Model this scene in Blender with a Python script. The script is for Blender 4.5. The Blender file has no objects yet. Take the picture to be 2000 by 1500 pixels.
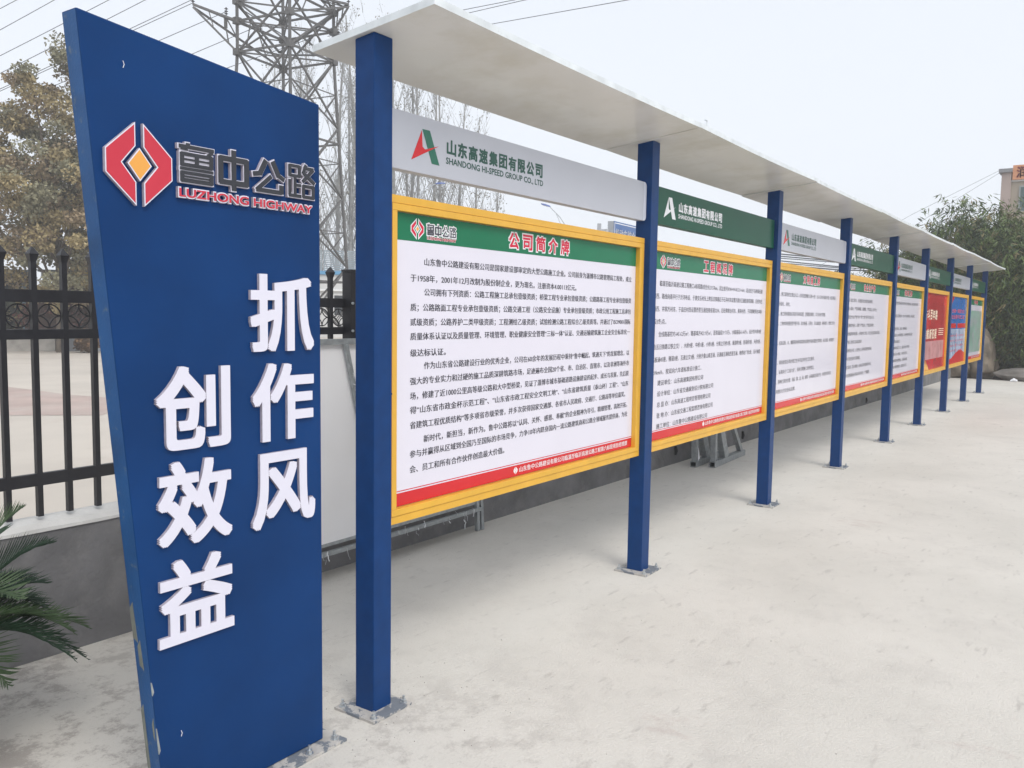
import bpy, bmesh, math, random
from mathutils import Vector, Matrix, noise
random.seed(7)
R = math.radians
S = bpy.context.scene
COL = S.collection

# ------------------------------------------------------------------ camera
cam_d = bpy.data.cameras.new('camera')
cam = bpy.data.objects.new('camera', cam_d)
COL.objects.link(cam)
S.camera = cam
pit, rol, yaw = -0.0831, 0.0145, 0.6113
FW = Vector((math.cos(yaw)*math.cos(pit), math.sin(yaw)*math.cos(pit), math.sin(pit)))
r0 = Vector((math.sin(yaw), -math.cos(yaw), 0))
u0 = r0.cross(FW)
r1 = r0*math.cos(rol)+u0*math.sin(rol)
u1 = -r0*math.sin(rol)+u0*math.cos(rol)
m = Matrix((r1, u1, -FW)).transposed().to_4x4()
m.translation = Vector((-2.2368, -2.1748, 1.5))
cam.matrix_world = m
cam_d.sensor_width = 36
cam_d.lens = 36*1676.26/2000
cam_d.clip_start = .05
cam_d.clip_end = 2000

# ------------------------------------------------------------------ sky and sun (overcast, thin fog)
SUN_EL, SUN_AZ = R(50), R(243)          # direction the light comes from, measured from +X
w = bpy.data.worlds.new('World'); S.world = w; w.use_nodes = True
nt = w.node_tree; nt.nodes.clear()
o = nt.nodes.new('ShaderNodeOutputWorld'); b = nt.nodes.new('ShaderNodeBackground')
sky = nt.nodes.new('ShaderNodeTexSky'); sky.sky_type = 'NISHITA'; sky.sun_disc = False
sky.sun_elevation = SUN_EL; sky.sun_rotation = R(90)-SUN_AZ
sky.air_density = 1.0; sky.dust_density = 6.0; sky.ozone_density = 1.0; sky.altitude = 50
hs = nt.nodes.new('ShaderNodeHueSaturation'); hs.inputs['Saturation'].default_value = .22
mx = nt.nodes.new('ShaderNodeMixRGB'); mx.inputs[0].default_value = .6
mx.inputs[2].default_value = (8.3, 8.85, 9.7, 1)    # the even brightness of a cloud deck
nt.links.new(sky.outputs[0], hs.inputs['Color']); nt.links.new(hs.outputs[0], mx.inputs[1])
nt.links.new(mx.outputs[0], b.inputs[0]); b.inputs[1].default_value = .10
nt.links.new(b.outputs[0], o.inputs[0])
sd = bpy.data.lights.new('sun', 'SUN'); sd.energy = 1.0; sd.angle = R(26); sd.color = (1, .96, .9)
sun = bpy.data.objects.new('sun', sd); COL.objects.link(sun)
sv = Vector((math.cos(SUN_EL)*math.cos(SUN_AZ), math.cos(SUN_EL)*math.sin(SUN_AZ), math.sin(SUN_EL)))
sun.rotation_euler = sv.to_track_quat('Z', 'Y').to_euler()
S.view_settings.view_transform = 'Standard'
S.view_settings.look = 'None'
S.view_settings.gamma = 1
S.view_settings.use_curve_mapping = False
S.view_settings.exposure = 0.52
S.cycles.use_denoising = True
try: S.cycles.denoiser = 'OPENIMAGEDENOISE'
except Exception: pass
S.cycles.max_bounces = 8
S.cycles.volume_bounces = 2
S.cycles.use_adaptive_sampling = False

# ------------------------------------------------------------------ materials
def srgb(r, g, b_):
    f = lambda c: ((c/255+.055)/1.055)**2.4 if c > 10 else c/255/12.92
    return (f(r), f(g), f(b_))
MC = {}
def mat(name, color, rough=.6, var=.12, scale=6, bump=.0, bscale=60, metal=0, spec=.4, dark=None, dscale=3, damt=0, dlo=.55, dhi=.7, coat=0):
    """base colour with noise variation, optional stains (dark) and fine bump"""
    if name in MC: return MC[name]
    m_ = bpy.data.materials.new(name); m_.use_nodes = True
    t = m_.node_tree; n = t.nodes; L = t.links
    p = n['Principled BSDF']
    p.inputs['Roughness'].default_value = rough; p.inputs['Metallic'].default_value = metal
    p.inputs['Specular IOR Level'].default_value = spec
    if coat:
        p.inputs['Coat Weight'].default_value = coat; p.inputs['Coat Roughness'].default_value = .12
    tc = n.new('ShaderNodeTexCoord')
    nz = n.new('ShaderNodeTexNoise'); nz.inputs['Scale'].default_value = scale; nz.inputs['Detail'].default_value = 6
    L.new(tc.outputs['Object'], nz.inputs['Vector'])
    mr = n.new('ShaderNodeMapRange'); mr.inputs[1].default_value = .3; mr.inputs[2].default_value = .7
    mr.inputs[3].default_value = 1-var; mr.inputs[4].default_value = 1+var
    L.new(nz.outputs['Fac'], mr.inputs[0])
    mu = n.new('ShaderNodeVectorMath'); mu.operation = 'SCALE'; mu.inputs[0].default_value = color
    L.new(mr.outputs[0], mu.inputs['Scale'])
    last = mu.outputs[0]
    if dark:
        n2 = n.new('ShaderNodeTexNoise'); n2.inputs['Scale'].default_value = dscale; n2.inputs['Detail'].default_value = 8
        n2.inputs['Roughness'].default_value = .65
        L.new(tc.outputs['Object'], n2.inputs['Vector'])
        m2 = n.new('ShaderNodeMapRange'); m2.inputs[1].default_value = dlo; m2.inputs[2].default_value = dhi
        m2.inputs[3].default_value = 0; m2.inputs[4].default_value = damt
        L.new(n2.outputs['Fac'], m2.inputs[0])
        mi = n.new('ShaderNodeMixRGB'); mi.inputs[2].default_value = (*dark, 1)
        L.new(m2.outputs[0], mi.inputs[0]); L.new(last, mi.inputs[1]); last = mi.outputs[0]
    L.new(last, p.inputs['Base Color'])
    if bump:
        n3 = n.new('ShaderNodeTexNoise'); n3.inputs['Scale'].default_value = bscale; n3.inputs['Detail'].default_value = 6
        L.new(tc.outputs['Object'], n3.inputs['Vector'])
        bp = n.new('ShaderNodeBump'); bp.inputs['Strength'].default_value = bump; bp.inputs['Distance'].default_value = .01
        L.new(n3.outputs['Fac'], bp.inputs['Height']); L.new(bp.outputs[0], p.inputs['Normal'])
    MC[name] = m_
    return m_

M_blue = mat('blue_paint', (.005, .040, .150), .42, .10, 14, .06, 260, spec=.16, dark=(.10, .14, .2), dscale=70, damt=.35, dlo=.70, dhi=.76)
M_bsign = mat('blue_sign_paint', (.004, .037, .140), .45, .20, 2.2, .05, 300, spec=.12)
M_bedge = mat('blue_edge_paint', (.012, .075, .22), .5, .22, 7, .12, 120, spec=.3, dark=(.16, .19, .18), dscale=26, damt=.6, dlo=.60, dhi=.72)
M_yel = mat('yellow_paint', (.72, .40, .045), .35, .06, 9, .03, 160, spec=.4)
M_white = mat('white_panel_print', (.71, .69, .775), .16, .015, 3, 0, spec=.5)
M_hgreen = mat('header_green_print', (.010, .165, .078), .24, .04, 3, spec=.2)
M_fred = mat('footer_red_print', (.60, .022, .028), .22, .04, 3, spec=.3)
M_ink = mat('black_print', (.03, .03, .045), .3, .05, 3)
M_redink = mat('red_print', (.60, .012, .05), .25, .03, 3)
M_wink = mat('white_print', (.82, .82, .85), .25, .02, 3)
M_orink = mat('orange_print', (.78, .36, .07), .4, .03, 3)
M_gink = mat('dark_green_print', (.015, .075, .055), .35, .05, 3)
M_grink = mat('leaf_green_print', (.02, .14, .09), .35, .05, 3)
M_letter = mat('white_acrylic', (.70, .69, .79), .30, .02, 4, spec=.5)
M_lside = mat('pvc_letter_side', (.42, .38, .44), .5, .15, 60)
M_blk = mat('charcoal_acrylic', (.030, .032, .040), .4, .05, 20)
M_redac = mat('red_acrylic', (.54, .03, .055), .35, .03, 8)
M_bgrey = mat('grey_banner', (.47, .485, .54), .30, .03, 4, spec=.45)
M_bgrey2 = mat('grey_banner_cap', (.62, .64, .72), .30, .03, 4, spec=.45)
M_bgreen = mat('green_banner', (.008, .080, .045), .32, .05, 4, spec=.15)
M_canopy = mat('white_sheet_metal', (.84, .83, .79), .2, .07, 1.6, .14, 2.5, spec=.5, dark=(.66, .63, .53), dscale=2.2, damt=.6, dlo=.5, dhi=.7)
M_edge = mat('canopy_edge_metal', (.66, .70, .72), .4, .12, 12, spec=.5, dark=(.3, .3, .3), dscale=60, damt=.4, dlo=.62, dhi=.7)
M_steel = mat('galvanised_steel', (.33, .35, .36), .45, .18, 30, .05, 120, metal=.35, spec=.5)
M_bolt = mat('zinc_bolt', (.55, .58, .60), .3, .1, 60, metal=.8)
M_plate = mat('dusty_plate', (.44, .42, .395), .8, .2, 14, .2, 100, dark=(.14, .16, .19), dscale=13, damt=.95, dlo=.50, dhi=.54)
M_fence = mat('black_fence_paint', (.022, .022, .026), .42, .2, 20, spec=.4, dark=(.3, .3, .3), dscale=120, damt=.5, dlo=.73, dhi=.76)
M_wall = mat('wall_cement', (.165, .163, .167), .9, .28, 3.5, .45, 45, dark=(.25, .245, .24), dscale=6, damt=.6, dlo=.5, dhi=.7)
M_cap = mat('wall_cap_mortar', (.58, .57, .55), .9, .12, 5, .3, 50)
M_foam = mat('white_foam_sheet', (.93, .92, .93), .55, .03, 2, .1, 6)
_t = M_foam.node_tree; _tr = _t.nodes.new('ShaderNodeBsdfTranslucent'); _tr.inputs[0].default_value = (.92, .91, .92, 1)
_mx = _t.nodes.new('ShaderNodeMixShader'); _mx.inputs[0].default_value = .15
_t.links.new(_t.nodes['Principled BSDF'].outputs[0], _mx.inputs[1]); _t.links.new(_tr.outputs[0], _mx.inputs[2]); _t.links.new(_mx.outputs[0], _t.nodes['Material Output'].inputs[0])
M_film = mat('plastic_film', (.75, .76, .78), .2, .1, 12)
M_stone = mat('landscape_stone', (.20, .165, .125), .9, .3, 2.2, .6, 9, dark=(.10, .09, .08), dscale=3, damt=.7)

def ground_mat():
    m_ = bpy.data.materials.new('pale_concrete'); m_.use_nodes = True
    t = m_.node_tree; n = t.nodes; L = t.links; p = n['Principled BSDF']
    p.inputs['Roughness'].default_value = .85; p.inputs['Specular IOR Level'].default_value = .25
    tc = n.new('ShaderNodeTexCoord')
    def noise_(sc, det=8, ro=.6, st=None):
        z = n.new('ShaderNodeTexNoise'); z.inputs['Scale'].default_value = sc; z.inputs['Detail'].default_value = det
        z.inputs['Roughness'].default_value = ro
        if st:
            mp = n.new('ShaderNodeMapping'); mp.inputs['Scale'].default_value = st; mp.inputs['Rotation'].default_value = (0, 0, R(25))
            L.new(tc.outputs['Object'], mp.inputs[0]); L.new(mp.outputs[0], z.inputs['Vector'])
        else: L.new(tc.outputs['Object'], z.inputs['Vector'])
        return z.outputs['Fac']
    def ramp(f, a, c, lo, hi):
        r_ = n.new('ShaderNodeMapRange'); r_.inputs[1].default_value = a; r_.inputs[2].default_value = c
        r_.inputs[3].default_value = lo; r_.inputs[4].default_value = hi; L.new(f, r_.inputs[0]); return r_.outputs[0]
    def mix(fac, c0, c1):
        x = n.new('ShaderNodeMixRGB'); L.new(fac, x.inputs[0])
        if isinstance(c0, tuple): x.inputs[1].default_value = (*c0, 1)
        else: L.new(c0, x.inputs[1])
        x.inputs[2].default_value = (*c1, 1); return x.outputs[0]
    base = mix(ramp(noise_(.7), .35, .65, 0, 1), (.535, .51, .465), (.61, .58, .532))
    base = mix(ramp(noise_(2.3, 12, .75), .50, .66, 0, .33), base, (.44, .415, .385))
    base = mix(ramp(noise_(14, 10, .75), .56, .66, 0, .33), base, (.40, .375, .345))
    base = mix(ramp(noise_(5, 8, .6, (1, 3.5, 1)), .60, .70, 0, .5), base, (.36, .335, .31))      # trowel smears
    base = mix(ramp(noise_(1.3, 9, .75, (1.6, .7, 1)), .62, .72, 0, .6), base, (.46, .385, .355))      # faint pinkish patches
    base = mix(ramp(noise_(42, 3, .5), .775, .80, 0, .7), base, (.16, .145, .13))   # specks
    vo = n.new('ShaderNodeTexVoronoi'); vo.feature = 'DISTANCE_TO_EDGE'; vo.inputs['Scale'].default_value = .28
    wn = n.new('ShaderNodeTexNoise'); wn.inputs['Scale'].default_value = 2.5; wn.inputs['Detail'].default_value = 5
    L.new(tc.outputs['Object'], wn.inputs['Vector'])
    ad = n.new('ShaderNodeVectorMath'); ad.operation = 'MULTIPLY_ADD'; ad.inputs[1].default_value = (.5, .5, .5)
    L.new(wn.outputs['Color'], ad.inputs[0]); L.new(tc.outputs['Object'], ad.inputs[2]); L.new(ad.outputs[0], vo.inputs['Vector'])
    cr = n.new('ShaderNodeMath'); cr.operation = 'MULTIPLY'
    L.new(ramp(vo.outputs['Distance'], .0, .0035, .55, 0), cr.inputs[0]); L.new(ramp(noise_(.9), .58, .66, 0, .7), cr.inputs[1])
    base = mix(cr.outputs[0], base, (.2, .18, .17))
    # rough dried slurry at left by the wall; dark tone also paints in shade
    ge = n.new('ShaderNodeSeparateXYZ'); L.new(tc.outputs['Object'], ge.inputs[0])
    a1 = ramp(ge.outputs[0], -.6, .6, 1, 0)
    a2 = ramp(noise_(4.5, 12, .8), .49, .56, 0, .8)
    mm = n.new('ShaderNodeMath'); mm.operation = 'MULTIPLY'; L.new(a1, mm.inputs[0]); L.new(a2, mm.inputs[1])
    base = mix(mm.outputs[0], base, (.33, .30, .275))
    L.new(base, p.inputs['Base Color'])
    bp = n.new('ShaderNodeBump'); bp.inputs['Strength'].default_value = .35; bp.inputs['Distance'].default_value = .012
    sm = n.new('ShaderNodeMath'); sm.operation = 'ADD'; L.new(noise_(9, 10, .7), sm.inputs[0]); L.new(noise_(90, 3), sm.inputs[1])
    L.new(sm.outputs[0], bp.inputs['Height']); L.new(bp.outputs[0], p.inputs['Normal'])
    return m_
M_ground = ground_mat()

# ------------------------------------------------------------------ geometry helpers
class MB:
    def __init__(s): s.v = []; s.f = []; s.mi = []
    def add(s, vs, fs, k=0):
        o_ = len(s.v); s.v += [tuple(v) for v in vs]; s.f += [tuple(i+o_ for i in f) for f in fs]; s.mi += [k]*len(fs); return s
    def box(s, x0, x1, y0, y1, z0, z1, k=0):
        return s.add([(x0,y0,z0),(x1,y0,z0),(x1,y1,z0),(x0,y1,z0),(x0,y0,z1),(x1,y0,z1),(x1,y1,z1),(x0,y1,z1)],
                     [(0,3,2,1),(4,5,6,7),(0,1,5,4),(1,2,6,5),(2,3,7,6),(3,0,4,7)], k)
    def bar(s, p0, p1, w_, h=None, up=(0,0,1), k=0):
        h = h or w_; p0 = Vector(p0); p1 = Vector(p1); d = (p1-p0).normalized(); up = Vector(up)
        if abs(d.dot(up)) > .98: up = Vector((1,0,0))
        a = d.cross(up).normalized()*w_/2; c = a.cross(d).normalized()*h/2
        vs = [p+q for p in (p0, p1) for q in (-a-c, a-c, a+c, -a+c)]
        return s.add(vs, [(0,1,2,3),(7,6,5,4),(0,4,5,1),(1,5,6,2),(2,6,7,3),(3,7,4,0)], k)
    def tube(s, pts, rad, n=8, k=0, cap=True):
        pts = [Vector(p) for p in pts]; rs = rad if isinstance(rad, (list, tuple)) else [rad]*len(pts)
        o_ = len(s.v); prev = None
        for i, p in enumerate(pts):
            d = (pts[min(i+1, len(pts)-1)]-pts[max(i-1, 0)]).normalized()
            if prev is None: a = d.orthogonal().normalized()
            else: a = (prev-d*prev.dot(d)); a = a.normalized() if a.length > 1e-6 else d.orthogonal().normalized()
            prev = a; b_ = d.cross(a)
            for j in range(n):
                t_ = 2*math.pi*j/n; s.v.append(tuple(p+(a*math.cos(t_)+b_*math.sin(t_))*rs[i]))
        for i in range(len(pts)-1):
            for j in range(n):
                q = o_+i*n; s.f.append((q+j, q+(j+1)%n, q+n+(j+1)%n, q+n+j)); s.mi.append(k)
        if cap:
            s.f.append(tuple(o_+j for j in range(n))[::-1]); s.mi.append(k)
            s.f.append(tuple(o_+(len(pts)-1)*n+j for j in range(n))); s.mi.append(k)
        return s
    def prism(s, poly, y0, y1, k=0, ks=None):
        """polygon in XZ, front at y0, back at y1 (y1 > y0); ks = side material"""
        n = len(poly); ks = k if ks is None else ks
        area = sum(poly[i][0]*poly[(i+1)%n][1]-poly[(i+1)%n][0]*poly[i][1] for i in range(n))
        if area < 0: poly = poly[::-1]
        vs = [(x, y0, z) for x, z in poly]+[(x, y1, z) for x, z in poly]
        s.add(vs, [tuple(range(n)), tuple(range(2*n-1, n-1, -1))], k)
        o_ = len(s.v)-2*n
        for i in range(n):
            j = (i+1) % n; s.f.append((o_+i, o_+n+i, o_+n+j, o_+j)); s.mi.append(ks)
        return s
    def build(s, name, mats, parent=None, bevel=0, smooth=False):
        if not isinstance(mats, (list, tuple)): mats = [mats]
        me = bpy.data.meshes.new(name)
        off = parent.matrix_world.translation if parent is not None else Vector((0,0,0))
        me.from_pydata([(x-off.x, y-off.y, z-off.z) for x, y, z in s.v], [], s.f)
        for q in mats: me.materials.append(q)
        if len(mats) > 1: me.polygons.foreach_set('material_index', s.mi)
        if bevel:
            bm = bmesh.new(); bm.from_mesh(me)
            bmesh.ops.remove_doubles(bm, verts=bm.verts, dist=1e-5)
            es = [e for e in bm.edges if len(e.link_faces) == 2 and e.calc_face_angle(0) > .5]
            bmesh.ops.bevel(bm, geom=es, offset=bevel, segments=2, profile=.6, affect='EDGES')
            bm.to_mesh(me); bm.free()
        if smooth: me.polygons.foreach_set('use_smooth', [True]*len(me.polygons))
        me.update()
        ob = bpy.data.objects.new(name, me); COL.objects.link(ob)
        if parent is not None: ob.parent = parent
        return ob

def world_fix(): bpy.context.view_layer.update()
def thing(name, loc, label, cat, group=None):
    e = bpy.data.objects.new(name, None); COL.objects.link(e); e.location = loc
    e.matrix_world = Matrix.Translation(loc); e.empty_display_size = .1
    e['label'] = label; e['category'] = cat
    if group: e['group'] = group
    return e
def tag(ob, label, cat, group=None, kind=None):
    if label: ob['label'] = label
    if cat: ob['category'] = cat
    if group: ob['group'] = group
    if kind: ob['kind'] = kind
    return ob
def under(mb, name, mats, part, root, **k):
    """sub-part: mesh in world coordinates below a part whose origin is the root's"""
    ob = mb.build(name, mats, root, **k); ob.parent = part; return ob
def clone(o_, parent, dx=0, dy=0, dz=0):
    c = o_.copy(); COL.objects.link(c)
    if parent is not None: c.parent = parent
    c.location = o_.location+Vector((dx, dy, dz)); return c
def clone_tree(root, d, label=None):
    c = clone(root, None, *d)
    c.matrix_world = Matrix.Translation(c.location)
    if label: c['label'] = label
    for ch in root.children:
        q = clone(ch, c)
        for g in ch.children: clone(g, q)
    return c

# text -> mesh (built-in font, flat print or raised letters)
_tc = {}
def text_geo(body, bold=0, res=2, extrude=0, space=1):
    key = (body, bold, res, extrude, space)
    if key in _tc: return _tc[key]
    cu = bpy.data.curves.new('t', 'FONT'); cu.body = body; cu.size = 1; cu.offset = bold; cu.resolution_u = res
    cu.extrude = extrude; cu.space_character = space; cu.fill_mode = 'FRONT' if not extrude else 'BOTH'
    ob = bpy.data.objects.new('t', cu); COL.objects.link(ob)
    dg = bpy.context.evaluated_depsgraph_get()
    me = bpy.data.meshes.new_from_object(ob.evaluated_get(dg), depsgraph=dg)
    v = [tuple(q.co) for q in me.vertices]; f = [tuple(p.vertices) for p in me.polygons]
    nz = [p.normal.z for p in me.polygons]
    bpy.data.objects.remove(ob); bpy.data.curves.remove(cu); bpy.data.meshes.remove(me)
    _tc[key] = (v, f, nz); return _tc[key]
def put_text(mb, body, x0, x1, z0, z1, y, bold=0, res=2, depth=0, k=0, ks=None, step=.00003):
    """fit text into x0..x1, z0..z1 on the plane y, facing -Y; bold thickens the strokes by that share of the em"""
    v, f, nz = text_geo(body, 0, res, .5 if depth else 0)
    ax = min(q[0] for q in v); bx = max(q[0] for q in v); az = min(q[1] for q in v); bz = max(q[1] for q in v)
    ax -= bold; bx += bold; az -= bold; bz += bold
    sx = (x1-x0)/(bx-ax); sz = (z1-z0)/(bz-az)
    nn = 1 if not bold else (24 if depth > .012 else 8)
    for c in range(nn):
        ox = oz = 0
        if bold and nn == 8:
            ox, oz = ((-1, -1), (1, -1), (1, 1), (-1, 1), (0, -1), (1, 0), (0, 1), (-1, 0))[c]
        elif bold:
            ox, oz = ((-1, -1), (1, -1), (1, 1), (-1, 1), (0, -1), (1, 0), (0, 1), (-1, 0), (-.5, -1), (.5, -1), (1, -.5), (1, .5), (.5, 1), (-.5, 1), (-1, .5), (-1, -.5), (-.75, -1), (.75, 1), (1, -.75), (-1, .75), (.25, -1), (-.25, 1), (1, .25), (-1, -.25))[c]
        ox *= bold*(1-.0045*c); oz *= bold*(1-.0052*c)
        yy = y+c*step; o_ = len(mb.v)
        for q in v:
            mb.v.append((x0+(q[0]+ox-ax)*sx, (yy if (not depth or q[2] > 0) else y+depth), z0+(q[1]+oz-az)*sz))
        for fi, n_ in zip(f, nz):
            if depth and n_ < -.5: continue
            mb.f.append(tuple(i+o_ for i in fi)); mb.mi.append(k if abs(n_) > .5 else (k if ks is None else ks))
def put_line(mb, body, x0, x1, zc, h, y, bold=0, k=0):
    """one line of print; h is the ideograph height, zc its centre"""
    v, f, nz = text_geo(body, 0, 2 if bold > .015 else 1)
    ax = min(q[0] for q in v); bx = max(q[0] for q in v)
    sx = (x1-x0)/(bx-ax); c0 = EMC
    for c, ox in enumerate((-bold, bold) if bold else (0,)):
        o_ = len(mb.v)
        mb.v += [(x0+(q[0]+ox-ax)*sx, y+c*.00004, zc+(q[1]-c0)*h/EMH) for q in v]
        for fi in f: mb.f.append(tuple(i+o_ for i in fi)); mb.mi.append(k)
v_, _, _ = text_geo('国', 0, 1)
EMC = (min(q[1] for q in v_)+max(q[1] for q in v_))/2; EMH = max(q[1] for q in v_)-min(q[1] for q in v_)

# ------------------------------------------------------------------ the ground
g = MB(); n_ = 60
vs = []; fs = []
rings = [0, .6, 1.2, 2, 3, 4.5, 6, 8, 11, 15, 20, 28, 40, 60, 90, 140, 220, 380]
for i, rr in enumerate(rings):
    for j in range(48):
        a = 2*math.pi*j/48; vs.append((3+rr*math.cos(a), rr*math.sin(a), 0))
for i in range(len(rings)-1):
    for j in range(48):
        q = i*48; fs.append((q+j, q+48+j, q+48+(j+1) % 48, q+(j+1) % 48) if i else (q+48+j, q+48+(j+1) % 48, q+j))
g.add(vs, fs)
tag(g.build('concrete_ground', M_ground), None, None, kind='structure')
M_yard = mat('yard_concrete', (.50, .455, .40), .9, .10, .5, dark=(.42, .36, .31), dscale=.6, damt=.6)
M_pink = mat('pink_paving', (.42, .33, .295), .9, .12, 1.2, dark=(.45, .39, .35), dscale=1.0, damt=.8, dlo=.45, dhi=.65)
y_ = MB().add([(-40, 1.75, .004), (21, 1.5, .004), (60, 60, .004), (-40, 60, .004)], [(0,1,2,3)])
tag(y_.build('yard_paving', M_yard), None, None, kind='structure')
y_ = MB().add([(2.3, 11.4, .008), (3.26, 10.17, .008), (4.15, 9.2, .008), (5.6, 10.6, .008), (5.3, 12.2, .008), (5.3, 14.6, .008), (4.9, 18.4, .008), (1.0, 17, .008)], [tuple(range(8))])
tag(y_.build('pink_paving_strip', M_pink), None, None, kind='structure')

# grit and crumbs lying on the slab
gm = MB()
for i in range(300):
    x = random.uniform(-2, 9); y = random.uniform(-1.6, 1.3)
    if random.random() < .35: x = random.gauss(.05, .25); y = random.gauss(0, .22)
    s = random.uniform(.0008, .0026)*(1+.3*(x > 3))
    p = [Vector((x+s*random.uniform(.7, 1.6)*math.cos(a+i), y+s*random.uniform(.7, 1.6)*math.sin(a+i), 0)) for a in (0, 2.1, 4.2)]
    gm.add([*p, (x, y, s*1.3)], [(0,1,3), (1,2,3), (2,0,3), (2,1,0)])
tag(gm.build('grit', mat('grit', (.18, .16, .14), .9, .4, 30)), 'loose dark grit scattered over the pale concrete slab', 'grit', kind='stuff')

# ------------------------------------------------------------------ perimeter wall with mortar cap
wa = lambda x: 1.478-.0135*x            # front face of the wall
wx0, wx1 = -6.0, 21.9
wt = thing('perimeter_wall', (0, 1.5, 0), 'low grey cement wall with pale mortar cap running behind the notice boards', 'wall')
wm = MB(); N = 140; 
for i in range(N):
    pass
def strip(prof, nm, mt, jit=.003, seg=180):
    mb = MB(); k = len(prof)
    for i in range(seg+1):
        x = wx0+(wx1-wx0)*i/seg; y0 = wa(x)
        for j, (dy, z) in enumerate(prof):
            nn = noise.noise(Vector((x*2.1, j*3.1, .3)))
            mb.v.append((x, y0+dy+nn*jit, z+(noise.noise(Vector((x*3.3, j, 7)))*jit if z > .01 else 0)))
    for i in range(seg):
        for j in range(k):
            a_ = i*k+j; b_ = i*k+(j+1) % k; mb.f.append((a_, a_+k, b_+k, b_)); mb.mi.append(0)
    mb.f.append(tuple(range(k))); mb.f.append(tuple(seg*k+j for j in range(k))[::-1]); mb.mi += [0, 0]
    return mb.build(nm, mt, wt, smooth=False)
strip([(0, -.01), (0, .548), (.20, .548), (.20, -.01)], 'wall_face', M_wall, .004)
strip([(-.006, .549), (-.004, .562), (.02, .580), (.10, .592), (.18, .580), (.206, .562), (.206, .549)], 'wall_cap', M_cap, .006, 260)
for x, z in ((5.74, .13), (7.58, .09), (13.39, .07)):
    d = MB().tube([(x, wa(x)-.012, z+.05), (x+.012, wa(x)-.016, z), (x, wa(x)-.012, z-.04)], [.012, .016, .010], 6)
    tag(d.build('drain_stub', mat('dark_rubber', (.02, .02, .02), .7, .1), wt), None, None)

# ------------------------------------------------------------------ steel fence on the wall
FY = 1.555
def fence_section(xs, n_p, label):
    t = thing('steel_fence', (xs, FY, .6), label, 'fence', 'black steel fence sections on the low wall')
    y = wa(xs)+.045
    L_ = n_p*.128
    for z0, z1 in ((1.514, 1.567), (1.359, 1.401), (.736, .789)):
        MB().box(xs+.04, xs+L_, y-.012, y+.012, z0, z1).build('rail', M_fence, t, bevel=.002)
    pm = None
    for i in range(n_p):
        x = xs+.112+i*.128
        if x > xs+L_-.05: break
        if pm is None:
            a = .0112; mb = MB()
            zz = [(.604, a), (1.675, a), (1.685, a*1.05), (1.715, a*1.75), (1.745, .002)]
            for z, r_ in zz:
                mb.v += [(x-r_, y-r_-.001, z), (x+r_, y-r_-.001, z), (x+r_, y+r_+.001, z), (x-r_, y+r_+.001, z)]
            for q in range(len(zz)-1):
                for j in range(4): mb.f.append((q*4+j, q*4+(j+1) % 4, q*4+4+(j+1) % 4, q*4+4+j)); mb.mi.append(0)
            mb.f += [(3, 2, 1, 0), tuple(16+j for j in range(4))]; mb.mi += [0, 0]
            pm = mb.build('picket', M_fence, t); px = x
            # ring ornament: circle with four inner arcs
            cx = x+.064; cz = 1.457; ro = .049; orn = MB()
            orn.tube([(cx+ro*math.cos(q*math.pi/12), y, cz+ro*math.sin(q*math.pi/12)) for q in range(25)], .0032, 6, cap=False)
            for k4 in range(4):
                a0 = math.pi/4+k4*math.pi/2; ox = cx+ro*1.414*math.cos(a0); oz = cz+ro*1.414*math.sin(a0)
                orn.tube([(ox+ro*math.cos(a0+math.pi-math.pi/4+q*math.pi/16), y, oz+ro*math.sin(a0+math.pi-math.pi/4+q*math.pi/16)) for q in range(9)], .0032, 6, cap=False)
            om = orn.build('ring_ornament', M_fence, t)
        else:
            c = clone(pm, t, x-px)
        if i and i < n_p-1: clone(om, t, x-px)
    return t
def fence_post(x, label):
    y = wa(x)+.045
    t = thing('fence_post', (x, y, .58), label, 'fence post', 'square black posts of the wall fence')
    MB().box(x-.038, x+.038, y-.038, y+.038, .58, 1.722).build('shaft', M_fence, t, bevel=.004)
    MB().box(x-.042, x+.042, y-.042, y+.042, 1.722, 1.736).build('cap', M_fence, t, bevel=.003)
    for z in (1.54, 1.38, .762):
        MB().tube([(x-.030, y-.038, z), (x-.030, y-.046, z)], .008, 8).build('bolt_head', M_bolt, t)
    return t
secs = [(-4.21, 'leftmost black fence section, running out of the picture behind the palm'),
        (-1.443, 'black spiked fence section with ring ornaments seen left of the blue sign'),
        (1.36, 'black fence section starting behind the first notice board'),
        (4.18, 'black fence section behind the company overview boards'),
        (6.99, 'black fence section behind the fourth notice board'),
        (9.80, 'black fence section behind the fifth notice board'),
        (12.61, 'black fence section behind the red poster board'),
        (15.42, 'black fence section behind the blue poster board')]
f0 = None
for x, lb in secs: fence_section(x, 22, lb)
for x, lb in ((-1.443, 'black fence post hidden just past the left edge by the palm'), (1.36, 'square black fence post seen between the blue sign and the first blue post'),
              (4.18, 'black fence post behind the second notice board'), (6.99, 'black fence post behind the boundary of boards three and four'),
              (9.80, 'black fence post behind the fifth notice board'), (12.61, 'black fence post behind the red poster board'),
              (15.42, 'black fence post behind the blue poster board'), (18.23, 'last black fence post at the far end by the bamboo')):
    fence_post(x, lb)

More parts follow.
